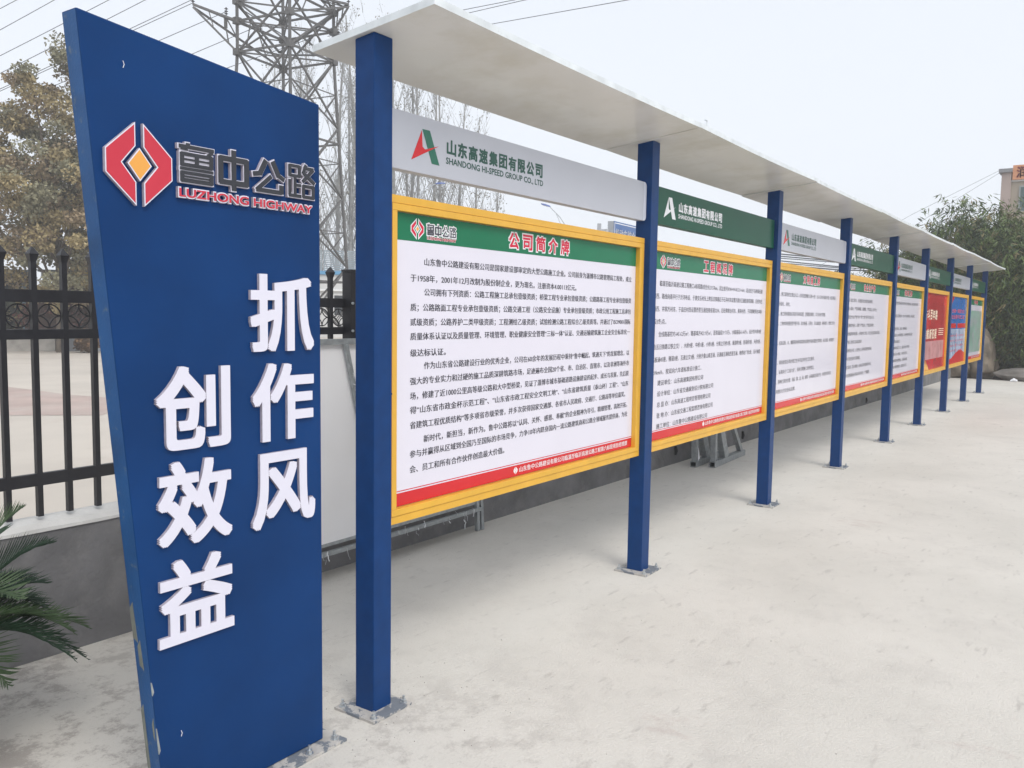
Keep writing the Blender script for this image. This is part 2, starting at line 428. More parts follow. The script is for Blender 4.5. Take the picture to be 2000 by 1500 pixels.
# ------------------------------------------------------------------ notice board stand: posts and canopy
PX = [0, 2.2027, 4.4123, 6.5686, 8.7775, 10.8632, 13.0629, 15.2665, 17.4756]
PW, PD, PH = .094, .094, 2.469
st = thing('notice_board_stand', (0, 0, 0), 'long blue-post stand with white sheet metal canopy carrying the row of notice boards', 'display stand')
CS = .108
ph = MB()
x = 0
ph.v = [(x, 0, .006), (x+PW, 0, .006), (x+PW, PD, .006), (x, PD, .006), (x, 0, PH), (x+PW, 0, PH), (x+PW, PD, PH-CS*PD), (x, PD, PH-CS*PD)]
ph.f = [(0,3,2,1),(4,5,6,7),(0,1,5,4),(1,2,6,5),(2,3,7,6),(3,0,4,7)]; ph.mi = [0]*6
post0 = ph.build('post', M_blue, st, bevel=.004)
pl = under(MB().box(-.056, .150, -.056, .150, -.004, .010), 'base_plate', M_plate, post0, st, bevel=.0015)
bolts = []
for bx, by in ((-.034, -.034), (.128, -.034), (-.034, .128), (.128, .128)):
    bm_ = MB().tube([(bx, by, .008), (bx, by, .038)], .005, 8).tube([(bx, by, .010), (bx, by, .013)], .013, 12).tube([(bx, by, .013), (bx, by, .023)], .0098, 6)
    bolts.append(under(bm_, 'anchor_bolt', M_bolt, post0, st))
for i, x in enumerate(PX[1:]):
    p_ = clone(post0, st, x)
    for ch in [pl]+bolts:
        c = clone(ch, p_)
        if ch is pl: c.rotation_euler = (0, 0, 0)
# canopy: eight sheets, each lapping the next, slightly uneven
YF, YB = -.29, .292
cx0, cx1 = -.020, 17.635
for i in range(8):
    a = cx0 if i == 0 else PX[i]-.03; b_ = cx1 if i == 7 else PX[i+1]-.03
    dz = (0, .002, -.004, .003, -.003, .005, .004, -.002)[i]; t0 = .0 ; mb = MB()
    nseg = 8
    for q in range(nseg+1):
        xx = a+(b_-a)*q/nseg; sag = (-.010, -.016, -.008, -.020, -.012, -.022, -.010, -.018)[i]*math.sin(math.pi*q/nseg)
        for y in (YF, 0, YB):
            z = PH-CS*y+dz+sag*(.55 if y < 0 else (.35 if y > 0 else 0))+.001
            mb.v.append((xx, y, z)); 
        for y in (YF, 0, YB):
            mb.v.append((xx, y, PH-CS*y+dz+.026+sag*(.55 if y < 0 else (.35 if y > 0 else 0))))
    for q in range(nseg):
        o_ = q*6
        mb.f += [(o_, o_+1, o_+7, o_+6), (o_+1, o_+2, o_+8, o_+7), (o_+3, o_+9, o_+10, o_+4), (o_+4, o_+10, o_+11, o_+5), (o_, o_+6, o_+9, o_+3), (o_+2, o_+5, o_+11, o_+8)]
        mb.mi += [0, 0, 1, 1, 1, 1]
    for o_, rv in ((0, 1), (nseg*6, 0)):
        for f_ in ((0, 3, 4, 1), (1, 4, 5, 2)):
            f2 = tuple(o_+v for v in f_); mb.f.append(f2 if rv else f2[::-1]); mb.mi.append(1)
    cp = mb.build('canopy_sheet', [M_canopy, M_edge], st, bevel=0)
    if i:   # folded lap seam under the joint
        under(MB().add([(a-.004, YF+.01, PH-CS*(YF+.01)-.002), (a+.030, YF+.01, PH-CS*(YF+.01)-.002), (a+.030, YB-.01, PH-CS*(YB-.01)-.002), (a-.004, YB-.01, PH-CS*(YB-.01)-.002),
                        (a-.004, YF+.01, PH-CS*(YF+.01)-.0005), (a+.030, YF+.01, PH-CS*(YF+.01)-.0005), (a+.030, YB-.01, PH-CS*(YB-.01)-.0005), (a-.004, YB-.01, PH-CS*(YB-.01)-.0005)],
                       [(0,3,2,1),(4,5,6,7),(0,1,5,4),(1,2,6,5),(2,3,7,6),(3,0,4,7)]), 'lap_seam', M_canopy, cp, st)
# bent tab at the second sheet
MB().bar((2.26, YF, 2.528), (2.26, YF, 2.553), .003, .012).bar((2.235, YF, 2.553), (2.262, YF, 2.553), .012, .003).build('bent_tab', M_edge, st)

# ------------------------------------------------------------------ emblem and logo lettering
def seg_poly(x0, z0, x1, z1, w_, ext=.5):
    d = Vector((x1-x0, z1-z0)); L_ = d.length; d /= L_; n2 = Vector((-d.y, d.x))*w_/2; e = d*w_*ext
    a = Vector((x0, z0))-e; c = Vector((x1, z1))+e
    return [tuple(a-n2), tuple(c-n2), tuple(c+n2), tuple(a+n2)]
LU = [((.0,.925),(1,.925),.10),((.24,.925),(.24,.99),.12),((.94,.925),(.94,.84),.11),((.94,.84),(.84,.79),.08),((.08,.925),(.08,.865),.12),((.08,.86),(.22,.845),.05),
      ((.06,.735),(.94,.735),.10),((.06,.46),(.94,.46),.10),((.06,.735),(.06,.46),.12),((.94,.735),(.94,.46),.12),((.5,.735),(.5,.46),.12),((.06,.60),(.94,.60),.055),
      ((.02,.355),(.98,.355),.075),((.06,.25),(.94,.25),.09),((.06,.055),(.94,.055),.11),((.06,.155),(.94,.155),.05),((.06,.25),(.06,.055),.12),((.94,.25),(.94,.055),.12)]
ZH = [((.08,.78),(.92,.78),.14),((.08,.18),(.92,.18),.14),((.08,.78),(.08,.18),.16),((.92,.78),(.92,.18),.16),((.5,.98),(.5,.02),.15)]
GO = [((.40,.95),(.24,.60),.14),((.24,.58),(.05,.54),.14),((.64,.95),(.80,.60),.14),((.80,.60),(.97,.50),.13),((.56,.52),(.14,.10),.13),((.14,.09),(.88,.09),.13),((.90,.09),(.90,.27),.14)]
LO = [((.08,.92),(.42,.92),.09),((.08,.64),(.42,.64),.09),((.07,.92),(.07,.64),.11),((.42,.92),(.42,.64),.11),((.26,.62),(.26,.12),.10),((.26,.38),(.46,.38),.09),((.06,.50),(.06,.10),.09),((.06,.07),(.46,.07),.10),
      ((.66,.98),(.56,.76),.10),((.60,.90),(.93,.90),.10),((.93,.88),(.56,.52),.11),((.60,.74),(.97,.50),.11),((.58,.38),(.95,.38),.10),((.58,.07),(.95,.07),.10),((.57,.38),(.57,.07),.10),((.94,.38),(.94,.07),.11)]
def glyph(mb, segs, x0, x1, z0, z1, y, dep, grow=0, k=0, ks=None, step=.00012):
    for i, (a, c, w_) in enumerate(segs):
        sx = x1-x0; sz = z1-z0
        d = Vector(((c[0]-a[0])*sx, (c[1]-a[1])*sz)); hor = abs(d.x) > abs(d.y)
        ww = w_*(sz if hor else sx)+2*grow
        e = Vector((d.x, d.y)).normalized()*(.0 if not grow else grow)
        P0 = (x0+a[0]*sx-e.x, z0+a[1]*sz-e.y); P1 = (x0+c[0]*sx+e.x, z0+c[1]*sz+e.y)
        ext = .28
        mb.prism(seg_poly(*P0, *P1, ww, ext), y-i*step, y+dep, k, ks)
HL = [(-.055,1.0),(-.47,.64),(-.47,.36),(-.055,0),(-.055,.285),(-.245,.5),(-.055,.715)]
def half(flip, x0, x1, z0, z1):
    s = 1 if not flip else -1; cx = (x0+x1)/2; w_ = x1-x0
    return [(cx+s*px_*w_, z0+pz*(z1-z0)) for px_, pz in HL]
def emblem(mbw, mbr, mbo, x0, x1, z0, z1, y, dep, rim, k=(0, 0, 0), ks=(None, None, None)):
    cx = (x0+x1)/2; cz = (z0+z1)/2; w_ = x1-x0; h = z1-z0
    def inset(poly, d_):
        n = len(poly); ar = sum(poly[i][0]*poly[(i+1) % n][1]-poly[(i+1) % n][0]*poly[i][1] for i in range(n)); sg = 1 if ar > 0 else -1
        out = []
        for i in range(n):
            p = Vector(poly[i]); a = (p-Vector(poly[i-1])).normalized(); c = (Vector(poly[(i+1) % n])-p).normalized()
            na = Vector((-a.y, a.x))*sg; nc = Vector((-c.y, c.x))*sg; bb = (na+nc); bb = bb/max(.35, bb.length_squared)*2
            out.append(tuple(p+bb*d_))
        return out
    dm = [(cx, cz+.2*h), (cx-.17*w_, cz), (cx, cz-.2*h), (cx+.17*w_, cz)]
    for f in (0, 1):
        P_ = half(f, x0, x1, z0, z1)
        mbw.prism(P_, y, y+dep, k[0], ks[0]); mbr.prism(inset(P_, rim), y-.0006, y-.0001, k[1], ks[1])
    mbw.prism(dm, y, y+dep, k[0], ks[0]); mbo.prism(inset(dm, rim), y-.0006, y-.0001, k[2], ks[2])

# ------------------------------------------------------------------ notice boards
XI0, XI1 = .100, 2.128       # panel, from the left post's corner
ZI0, ZI1 = .745, 1.871
YP = .055
B1 = [("山东鲁中公路建设有限公司是国家建设部审定的大型公路施工企业。公司前身为淄博市公路管理局工程处，成立", .335, 2.092),
 ("于1958年，2001年12月改制为股份制企业，更为现名。注册资本4.00113亿元。", .255, 1.494),
 ("公司拥有下列资质：公路工程施工总承包壹级资质；桥梁工程专业承包壹级资质；公路路基工程专业承包壹级资", .335, 2.092),
 ("质；公路路面工程专业承包壹级资质；公路交通工程（公路安全设施）专业承包壹级资质；市政公用工程施工总承包", .255, 2.092),
 ("贰级资质；公路养护二类甲级资质；工程测绘乙级资质；试验检测公路工程综合乙级资质等。并通过了ISO9001国际", .255, 2.090),
 ("质量体系认证以及质量管理、环境管理、职业健康安全管理“三标一体”认证、交通运输建筑施工企业安全标准化一", .255, 2.088),
 ("级达标认证。", .255, .470),
 ("作为山东省公路建设行业的优秀企业，公司在60余年的发展历程中秉持“鲁中崛起，筑通天下”的发展理念，以", .336, 2.086),
 ("强大的专业实力和过硬的施工品质深耕筑路市场，足迹遍布全国20个省、市、自治区、直辖市，以及非洲等海外市", .255, 2.086),
 ("场，修建了近1000公里高等级公路和大中型桥梁，见证了淄博市城市基础道路设施建设的起步、成长与发展，先后获", .255, 2.086),
 ("得“山东省市政金杯示范工程”、“山东省市政工程安全文明工地”、“山东省建筑质量（泰山杯）工程”、“山东", .255, 2.086),
 ("省建筑工程优质结构”等多项省市级荣誉，并多次获得国家交通部、各省市人民政府、交通厅、公路局等单位嘉奖。", .255, 2.05),
 ("新时代，新担当，新作为。鲁中公路将以“认同、关怀、感恩、奉献”的企业精神为导引，精细管理，高效开拓，", .336, 2.076),
 ("参与并赢得从区域到全国乃至国际的市场竞争，力争10年内跻身国内一流公路建筑商和公路全领域服务提供商，为社", .255, 2.082),
 ("会、员工和所有合作伙伴创造最大价值。", .255, .890)]
Z1 = [1.692, 1.627, 1.574, 1.514, 1.457, 1.401, 1.337, 1.285, 1.227, 1.169, 1.113, 1.054, .993, .940, .880]
B2 = [("临淄至临沂高速公路工程施工6标段路线全长23.57km，起止桩号K98+090-K121+660，起点位于石桥镇石楼", .255),
 ("村西，路线向南平行于沂河布设，于黄安乐村东上跨瓦日铁路后于石沟村东设置沂源东互通连接蒋黄路，后经中庄", .175),
 ("镇西、井家万村东，于亩庄村西设置西里互通连接省道S234，后经黄粮台村东、黄泉村西，于凤凰峪到达本标", .175),
 ("段终点。", .175),
 ("全线路基挖方645.62万m²，路基填方423.9万m²，沥青面层39.71万t，水稳基层61.60万t，设计特大桥3座", .255),
 ("（含瓦日铁路公铁立交），大桥9座，中桥1座，小桥1座，分离立交桥1座，通道桥3座，匝道桥7座，天桥5座，", .175),
 ("盖板涵45座，隧道3座，互通立交3座，分别为鲁山南互通、沂源南互通和西里互通、收费站广场2处，设计速度", .175),
 ("120km/h，按双向六车道标准设计施工。", .175)]
B2s = ["建设单位：山东高速集团有限公司", "设计单位：山东省交通规划设计院有限公司", "总 监 办：山东高速工程项目管理有限公司", "驻 地 办：山东省交通工程监理咨询有限公司", "施工单位：山东鲁中公路建设有限公司"]
B3 = [("一、施工现场的主要出入口，必须设置牌匾“五牌一图”，出入口内外道路平整、结实畅通，", .22, 1.95, 0), ("并做好绿化、美化。", .14, .55, 1),
 ("二、施工现场围挡必须进行封闭设置，坚固整洁稳定，实行封闭式管理。", .22, 1.62, 2), ("三、工地内场地要经常平整干净，排水畅通，无积水，无垃圾堆放，材料整齐，做到工完场", .22, 1.95, 3),
 ("清。", .14, .22, 4), ("四、机具设备、木、钢筋等原材料和周转料具要按平面布置图分类堆放，标识清楚，做到整齐", .22, 1.95, 5),
 ("有序。", .14, .27, 6), ("五、现场食堂必须办理卫生许可证并符合卫生要求。", .22, 1.32, 7), ("六、认真执行“三清六好”，保持文明施工现场整洁。", .22, 1.32, 8),
 ("七、各种安全防护装置，用品（罩、盖、网、栅等）必须按规定配备齐全，并保持完好有效。", .22, 1.90, 9), ("正确采用警示式安全标志牌。", .10, .78, 10)]
B4 = ["一、进入施工现场，必须戴好安全帽并扣好帽带。", "二、进入现场，严禁穿拖鞋、高跟鞋，严禁酒后上岗作业。", "三、高空作业严禁“穿”“带”“抛”等不安全行为。", "四、起重机作业时，吊臂下严禁站人，严禁违章操作。",
      "五、现场临时用电线路，必须由电工架设，禁止乱拉乱接电线设备。", "六、严格三宝四口五临边防护。", "七、特种作业人员，必须持证上岗并定期参加培训。", "严格执行安全技术交底制度。", "八、施工现场，禁止吸烟，动火必须办理审批手续。", "九、现场消防器材必须保持完好有效，严禁挪用。"]
B5 = ["一、建立健全防火组织机构和义务消防队伍，落实消防责任制，", "度。", "二、现场设立消防器材，专人负责定期检查，保证完好", "用。", "三、严禁在现场、仓库、宿舍吸烟。", "四、严格执行动火审批制度，动火时必须有人监护，",
      "五、严禁私拉乱接。", "六、加强现场保卫工作，值班人员坚守岗位。", "七、严格执行出入制度，外来人员登记。", "八、妥善保管好易燃物品，配备灭火器。", "九、定期开展消防教育，提高防火意识。"]
def print_logo(root, dx):
    mw = MB(); mr = MB(); mo = MB(); mk = MB()
    y = YP-.0018
    emblem(mw, mr, mo, dx+.251, dx+.334, 1.775, 1.857, y+.0004, .0012, .0042)
    gx = [(.350, .390), (.396, .436), (.441, .482), (.487, .528)]
    for (a, c), S_ in zip(gx, (LU, ZH, GO, LO)):
        glyph(mw, S_, dx+a, dx+c, 1.798, 1.840, y+.0006, .0006, grow=.0035, step=.00001)
        glyph(mk, S_, dx+a, dx+c, 1.798, 1.840, y-.0003, .0005, step=.00001)
    put_text(mw, 'LUZHONG HIGHWAY', dx+.348, dx+.530, 1.7795, 1.7935, y, bold=.06)
    put_text(mr, 'LUZHONG HIGHWAY', dx+.350, dx+.528, 1.781, 1.792, y-.0008, bold=.012)
    mw.build('logo_outline', M_wink, root); mr.build('logo_red', M_redink, root); mo.build('logo_diamond', M_orink, root); mk.build('logo_characters', M_ink, root)
def board(i, title, label):
    dx = PX[i]
    x0 = dx+PW+.002; x1 = PX[i+1]-.002
    sc = (x1-.075-dx)/2.128
    t = thing('notice_board', (dx+.1, .03, .69), label, 'notice board', 'yellow framed notice boards in the row')
    a, b_ = x0, x1; zb, zt = .687, 1.929
    xi0, xi1 = x0+.058, x1-.072+.014
    # outer frame members, then the glazing frame standing proud inside them
    MB().box(a, b_, .034, .085, zt-.030, zt).build('frame_rail', M_yel, t, bevel=.002)
    MB().box(a, b_, .034, .085, zb, zb+.030).build('frame_rail', M_yel, t, bevel=.002)
    MB().box(a, a+.030, .034, .085, zb+.0305, zt-.0305).build('frame_rail', M_yel, t, bevel=.002)
    MB().box(b_-.030, b_, .034, .085, zb+.0305, zt-.0305).build('frame_rail', M_yel, t, bevel=.002)
    q = .0315
    MB().box(a+q, b_-q, .030, .060, zt-.057, zt-q).build('inner_frame_rail', M_yel, t, bevel=.0015)
    MB().box(a+q, b_-q, .030, .060, zb+q, zb+.057).build('inner_frame_rail', M_yel, t, bevel=.0015)
    MB().box(a+q, a+.058, .030, .060, zb+.0575, zt-.0575).build('inner_frame_rail', M_yel, t, bevel=.0015)
    MB().box(b_-.060, b_-q, .030, .060, zb+.0575, zt-.0575).build('inner_frame_rail', M_yel, t, bevel=.0015)
    pa, pb = a+.040, b_-.040
    MB().box(a+.0595, b_-.0615, YP, .062, zb+.059, zt-.059).build('panel', M_white, t)
    MB().box(a+.004, b_-.004, .0625, .083, zb+.032, zt-.032).build('backing', M_steel, t)
    la, lb = a+.0595, b_-.0615
    if title:
        MB().box(la, lb, YP-.0006, YP-.0001, 1.7675, zt-.0595).build('header_band', M_hgreen, t)
        mb = MB(); mb.box(la, lb, YP-.0006, YP-.0001, .8030, .8065).box(la, lb, YP-.0006, YP-.0001, zb+.0595, .7975)
        mb.build('footer_band', M_fred, t)
        tw = MB(); tr = MB()
        n = len(title); cx0_ = dx+.893*sc; cw = (1.438-.893)*sc/n
        for j, ch in enumerate(title):
            xa = cx0_+j*cw+.012; xb = cx0_+(j+1)*cw-.018
            put_text(tw, ch, xa-.006, xb+.006, 1.779, 1.861, YP-.0010, bold=.075)
            put_text(tr, ch, xa, xb, 1.785, 1.855, YP-.0016, bold=.032)
        tw.build('title_outline', M_wink, t); tr.build('title', M_redink, t)
        print_logo(t, dx)
        ft = MB()
        emblem(ft, MB(), MB(), dx+.967*sc, dx+1.000*sc, .7565, .7905, YP-.0010, .0003, .001)
        put_line(ft, '山东鲁中公路建设有限公司临淄至临沂高速公路工程第六标段项目经理部', dx+1.013*sc, dx+2.088*sc, .7735, .024, YP-.0012, bold=.018)
        ft.build('footer_print', M_wink, t)
    return t, dx, sc, la, lb
BL = [("公司简介牌", 'nearest notice board, dense company introduction text under a green header'),
      ("工程概况牌", 'second notice board, with five short contractor lines near its red foot band'),
      ("文明施工牌", 'third notice board from the left, widely spaced site conduct rules on white'),
      ("安全生产牌", 'fourth notice board, ten short safety rules, between third board and the narrow fifth'),
      ("消防保卫牌", 'fifth notice board, last white text board before the red poster'),
      (None, 'red poster board with two rows of pale brush lettering'),
      (None, 'blue poster board with mountains and a red wave at the foot'),
      ("平面布置图", 'farthest notice board showing a grey-green map')]
for i, (ti, lb) in enumerate(BL):
    t, dx, sc, la, lbx = board(i, ti, lb)
    mb = MB(); y = YP-.0010; K = .0275
    if i == 0:
        for (s_, xa, xb), z in zip(B1, Z1): put_line(mb, s_, xa, xb, z, K, y, .019)
    elif i == 1:
        for j, (s_, xa) in enumerate(B2):
            xb = 2.06 if j not in (3, 7) else (.36 if j == 3 else .92)
            put_line(mb, s_, dx+xa, dx+xb, 1.685-j*.0757, .031, y, .006)
        for j, s_ in enumerate(B2s):
            put_line(mb, s_, dx+.26, dx+.26+.045*len(s_.replace(' ', ''))+.02, 1.685-(8+j)*.0657-.07, .031, y, .006)
    elif i == 2:
        for s_, xa, xb, r_ in B3: put_line(mb, s_, dx+xa, dx+xb, 1.680-r_*.0795, .033, y)
    elif i == 3:
        for j, s_ in enumerate(B4): put_line(mb, s_, dx+.17, dx+.20+.052*len(s_), 1.675-j*.086, .036, y)
    elif i == 4:
        for j, s_ in enumerate(B5): put_line(mb, s_, dx+(.17 if len(s_) > 4 else .12), dx+.18+.058*len(s_), 1.685-j*.0795, .036, y)
    if mb.v: mb.build('printed_text', M_ink, t)['kind'] = 'stuff'
    H0, H1 = .7465, 1.8695
    if i == 5:
        MB().box(la, lbx, YP-.0006, YP-.0001, H0, H1).build('poster', mat('poster_red', (.50, .018, .028), .2, .35, 1.6, dark=(.30, .01, .02), dscale=1.4, damt=.8), t)
        MB().box(la, lbx-.16, YP-.0010, YP-.0007, .90, 1.17).build('poster_photo', mat('poster_pink', (.62, .30, .31), .2, .2, 4, dark=(.40, .05, .06), dscale=5, damt=.8), t)
        tx = MB()
        for row, s_ in ((1.48, '奋斗百年路'), (1.20, '启航新征程')):
            for j, ch in enumerate(s_):
                put_text(tx, ch, dx+.28+j*.21, dx+.46+j*.21, row, row+.15, YP-.0014, bold=.03)
        for q in range(4): tx.box(dx+1.47, dx+1.92, YP-.0014, YP-.0011, 1.25+q*.03, 1.262+q*.03)
        tx.build('poster_lettering', mat('poster_cream', (.80, .72, .55), .3, .05), t)
        fl = MB()
        for q in range(5): fl.prism([(dx+.16+q*.12, H0+.001), (dx+.30+q*.12, H0+.001), (dx+.18+q*.10, 1.05-q*.05)], YP-.0018, YP-.0012)
        fl.build('poster_flames', mat('poster_gold', (.85, .45, .10), .3, .1), t)
    if i == 6:
        MB().box(la, lbx, YP-.0006, YP-.0001, 1.33, H1).build('poster_top', mat('poster_blue', (.03, .16, .50), .2, .2, 2), t)
        MB().box(la, lbx, YP-.0006, YP-.0001, H0, 1.329).build('poster_sky', mat('poster_pale', (.45, .52, .68), .2, .25, 3, dark=(.16, .24, .42), dscale=5, damt=.8, dlo=.5, dhi=.6), t)
        rd = MB(); rd.prism([(la+.002, H1-.002), (la+.55, H1-.002), (la+.30, 1.74), (la+.002, 1.70)], YP-.0010, YP-.0007)
        rd.box(la+.02, la+.85, YP-.0010, YP-.0007, 1.345, 1.425).box(la+1.02, lbx-.03, YP-.0010, YP-.0007, 1.345, 1.425)
        rd.prism([(la+.001, H0+.001), (lbx-.001, H0+.001), (lbx-.001, .90), (la+1.5, .97), (la+1.0, .93), (la+.5, .84), (la+.001, .82)], YP-.0010, YP-.0007)
        rd.build('poster_red_shapes', M_fred, t)
        tx = MB()
        for row, s_ in ((1.60, '安全第一预防为主'), (1.50, '综合治理平安工程')): put_text(tx, s_, dx+.3, dx+1.9, row, row+.07, YP-.0012, bold=.02)
        for q in range(4):
            z = 1.22-q*.085; put_text(tx, '安全生产', dx+.25, dx+.95, z-.015, z+.015, YP-.0012, bold=.02); put_text(tx, '人人有责', dx+1.25, dx+1.85, z-.015, z+.015, YP-.0012, bold=.02)
            tx.tube([(dx+1.1, YP-.0020, z), (dx+1.1, YP-.0012, z)], .035, 16)
        tx.build('poster_lettering', mat('poster_crimson', (.55, .06, .12), .3, .05), t)
    if i == 7:
        MB().box(la+.06, lbx-.06, YP-.0006, YP-.0001, .87, 1.66).build('map_print', mat('map_green', (.20, .33, .27), .3, .3, 3, dark=(.34, .34, .37), dscale=3.5, damt=.9, dlo=.5, dhi=.58), t)

# small film tags and latch marks on the first frame
MB().tube([(.1245, .0295, 1.19), (.1245, .0335, 1.19)], .004, 8).build('frame_screw', M_ink, bpy.data.objects['notice_board'])

# ------------------------------------------------------------------ header banners between the posts
def round_rect(x0, x1, z0, z1, r_):
    out = []
    for cx, cz, a0 in ((x1-r_, z0+r_, -90), (x1-r_, z1-r_, 0), (x0+r_, z1-r_, 90), (x0+r_, z0+r_, 180)):
        for q in range(5): a = R(a0+q*22.5); out.append((cx+r_*math.cos(a), cz+r_*math.sin(a)))
    return out
def banner(i, green, label):
    dx = PX[i]; x0 = dx+PW+.002; x1 = PX[i+1]-.004; z0, z1 = 2.024, 2.238
    t = thing('header_banner', (dx+.1, .03, 2.02), label, 'sign', 'company name strips under the canopy')
    m_ = M_bgreen if green else M_bgrey
    MB().prism(round_rect(x0, x1-(0 if green else .034), z0, z1, .004), .030, .078).build('strip', m_, t, bevel=.0015)
    if not green:
        r_ = .026; P_ = [(x1-.0335, z0), (x1-r_, z0)]+[(x1-r_+r_*math.cos(R(-90+q*18)), z0+r_+r_*math.sin(R(-90+q*18))) for q in range(1, 5)]+[(x1, z0+r_), (x1, z1-r_)]
        P_ += [(x1-r_+r_*math.cos(R(q*18)), z1-r_+r_*math.sin(R(q*18))) for q in range(1, 5)]+[(x1-r_, z1), (x1-.0335, z1)]
        MB().prism(P_, .0285, .079).build('end_cap', M_bgrey2, t, bevel=.002)
    a, c = (M_wink, M_wink) if green else (M_grink, M_fred)
    yy = .0292
    MB().prism([(dx+.290, 2.191), (dx+.334, 2.192), (dx+.392, 2.068), (dx+.346, 2.069)], yy, .0299).build('logo_stroke', a, t)
    MB().prism([(dx+.287, 2.186), (dx+.228, 2.068), (dx+.388, 2.142), (dx+.324, 2.122), (dx+.306, 2.117), (dx+.291, 2.125)], yy-.0005, .0298).build('logo_sail', c, t)
    if green: 
        MB().prism([(dx+.334, 2.192), (dx+.337, 2.192), (dx+.395, 2.068), (dx+.392, 2.068)], yy-.0002, .0299).build('logo_edge', M_bgrey, t)
    tm = MB(); xa = dx+.434
    for j, ch in enumerate('山东高速集团有限公司'):
        w_ = .0703
        put_text(tm, ch, xa+j*w_+.002, xa+j*w_+.062, 2.118, 2.178, yy, bold=.038)
    tm.build('company_name', M_wink if green else M_gink, t)
    te = MB(); put_text(te, 'SHANDONG HI-SPEED GROUP CO., LTD', dx+.432, dx+1.135, 2.078, 2.108, yy, bold=.018)
    te.build('company_name_english', M_wink if green else M_gink, t)
BN = ['nearest grey header strip above the company introduction board', 'green header strip nearest to the camera, above the second board',
      'grey header strip above the third board', 'green header strip above the fourth board', 'grey header strip above the fifth board',
      'green header strip above the red poster', 'grey header strip above the blue poster', 'farthest green header strip above the map board']
for i in range(8): banner(i, i % 2 == 1, BN[i])

# ------------------------------------------------------------------ the big blue sign
sg = thing('blue_totem_sign', (-.6, .03, 0), 'tall slanted dark blue sign with red diamond emblem and white raised characters', 'sign')
TL, TR_, BR, BLp = (-1.057, 2.246), (-.2555, 2.168), (-.2490, .012), (-.852, .012)
TH = .070
mb = MB(); poly = [BLp, BR, TR_, TL]
mb.prism(poly, 0, TH, 0, 1)
mb.build('sign_body', [M_bsign, M_bedge], sg, bevel=.004)
mb = MB().box(-.90, -.195, -.062, .155, -.003, .010)
bp_ = mb.build('base_plate', M_plate, sg, bevel=.0015)
for bx, by in ((-.225, -.030), (-.345, -.038), (-.225, .12), (-.60, -.04), (-.80, -.04)):
    under(MB().tube([(bx, by, .008), (bx, by, .040)], .005, 8).tube([(bx, by, .010), (bx, by, .013)], .014, 12).tube([(bx, by, .013), (bx, by, .024)], .0105, 6), 'anchor_bolt', M_bolt, bp_, sg)
# tape / filler scraps on the worn lower edge
def edge_x(z): return TL[0]+(BLp[0]-TL[0])*(TL[1]-z)/(TL[1]-BLp[1])
for z0, z1, ya, yb in ((.55, .67, .045, .068), (.47, .56, .030, .05), (.03, .36, .052, .069), (.26, .33, .012, .02)):
    P_ = [(edge_x(z0)-.0012, ya, z0), (edge_x(z0)-.0012, yb, z0+.01), (edge_x(z1)-.0012, yb-.004, z1-.02), (edge_x(z1)-.0012, (ya+yb)/2-.006, z1)]
    MB().add(P_+[(p[0]+.0011, p[1], p[2]) for p in P_], [(0,1,2,3),(7,6,5,4),(0,4,5,1),(1,5,6,2),(2,6,7,3),(3,7,4,0)]).build('peeling_tape', mat('old_tape', (.16, .17, .15), .6, .2, 20), sg)
for z0, z1 in ((.40, .44), (.22, .30)):
    MB().add([(edge_x(z0)-.0008, -.0006, z0), (edge_x(z0)+.004, -.0006, z0+.01), (edge_x(z1)+.001, -.0006, z1), (edge_x(z0)-.0008, .004, z0), (edge_x(z1)-.0008, .003, z1)], [(0,1,2), (0,2,4,3)]).build('paint_chip', mat('bare_primer', (.28, .30, .30), .7, .2, 30), sg)
for x, z in ((-.935, 2.135), (-.80, .255)):
    MB().tube([(x, -.0005, z+.009), (x+.003, -.0010, z), (x, -.0005, z-.009)], .0009, 6).build('paint_chip', M_wink, sg)
# raised white characters, each a 12 mm letter with grey sides
for ch, x0, x1, z0, z1 in (('抓', -.546, -.292, 1.367, 1.608), ('作', -.541, -.294, 1.083, 1.330), ('风', -.546, -.290, .806, 1.046),
                            ('创', -.867, -.622, 1.092, 1.334), ('效', -.867, -.620, .815, 1.062), ('益', -.870, -.618, .530, .776)):
    mb = MB(); put_text(mb, ch, x0, x1, z0, z1, -.0115, bold=.024, res=5, depth=.0113, k=0, ks=1)
    mb.build('raised_character', [M_letter, M_lside], sg)
mw = MB(); mr = MB(); mo = MB()
emblem(mw, mr, mo, -1.003, -.797, 1.770, 1.990, -.0115, .0113, .0032, ks=(1, None, None))
mw.build('emblem_base', [M_letter, M_lside], sg); mr.build('emblem_face', M_redac, sg); mo.build('emblem_diamond', M_orink, sg)
for S_, x0, x1, z0, z1 in ((LU, -.780, -.672, 1.851, 1.958), (ZH, -.655, -.547, 1.849, 1.962), (GO, -.534, -.412, 1.853, 1.955), (LO, -.398, -.288, 1.853, 1.962)):
    mw = MB(); glyph(mw, S_, x0, x1, z0, z1, -.0110, .0108, grow=.0022, k=0, ks=1, step=.00006)
    if S_ is LU: mw.box(x0+.004, x1-.004, -.0105, -.0002, z0+.002, z1-.02, 0)
    b0 = mw.build('logo_character', [M_letter, M_lside], sg)
    mk = MB(); glyph(mk, S_, x0, x1, z0, z1, -.0140, .0012, step=.00004)
    under(mk, 'character_face', M_blk, b0, sg)
mb = MB(); put_text(mb, 'LUZHONG HIGHWAY', -.786, -.295, 1.807, 1.838, -.0110, bold=.055, res=4, depth=.0108, k=0, ks=1)
b0 = mb.build('english_lettering', [M_letter, M_lside], sg)
mb = MB(); put_text(mb, 'LUZHONG HIGHWAY', -.783, -.298, 1.8105, 1.8345, -.0125, bold=.02, res=4, depth=.001)
under(mb, 'lettering_face', M_redac, b0, sg)

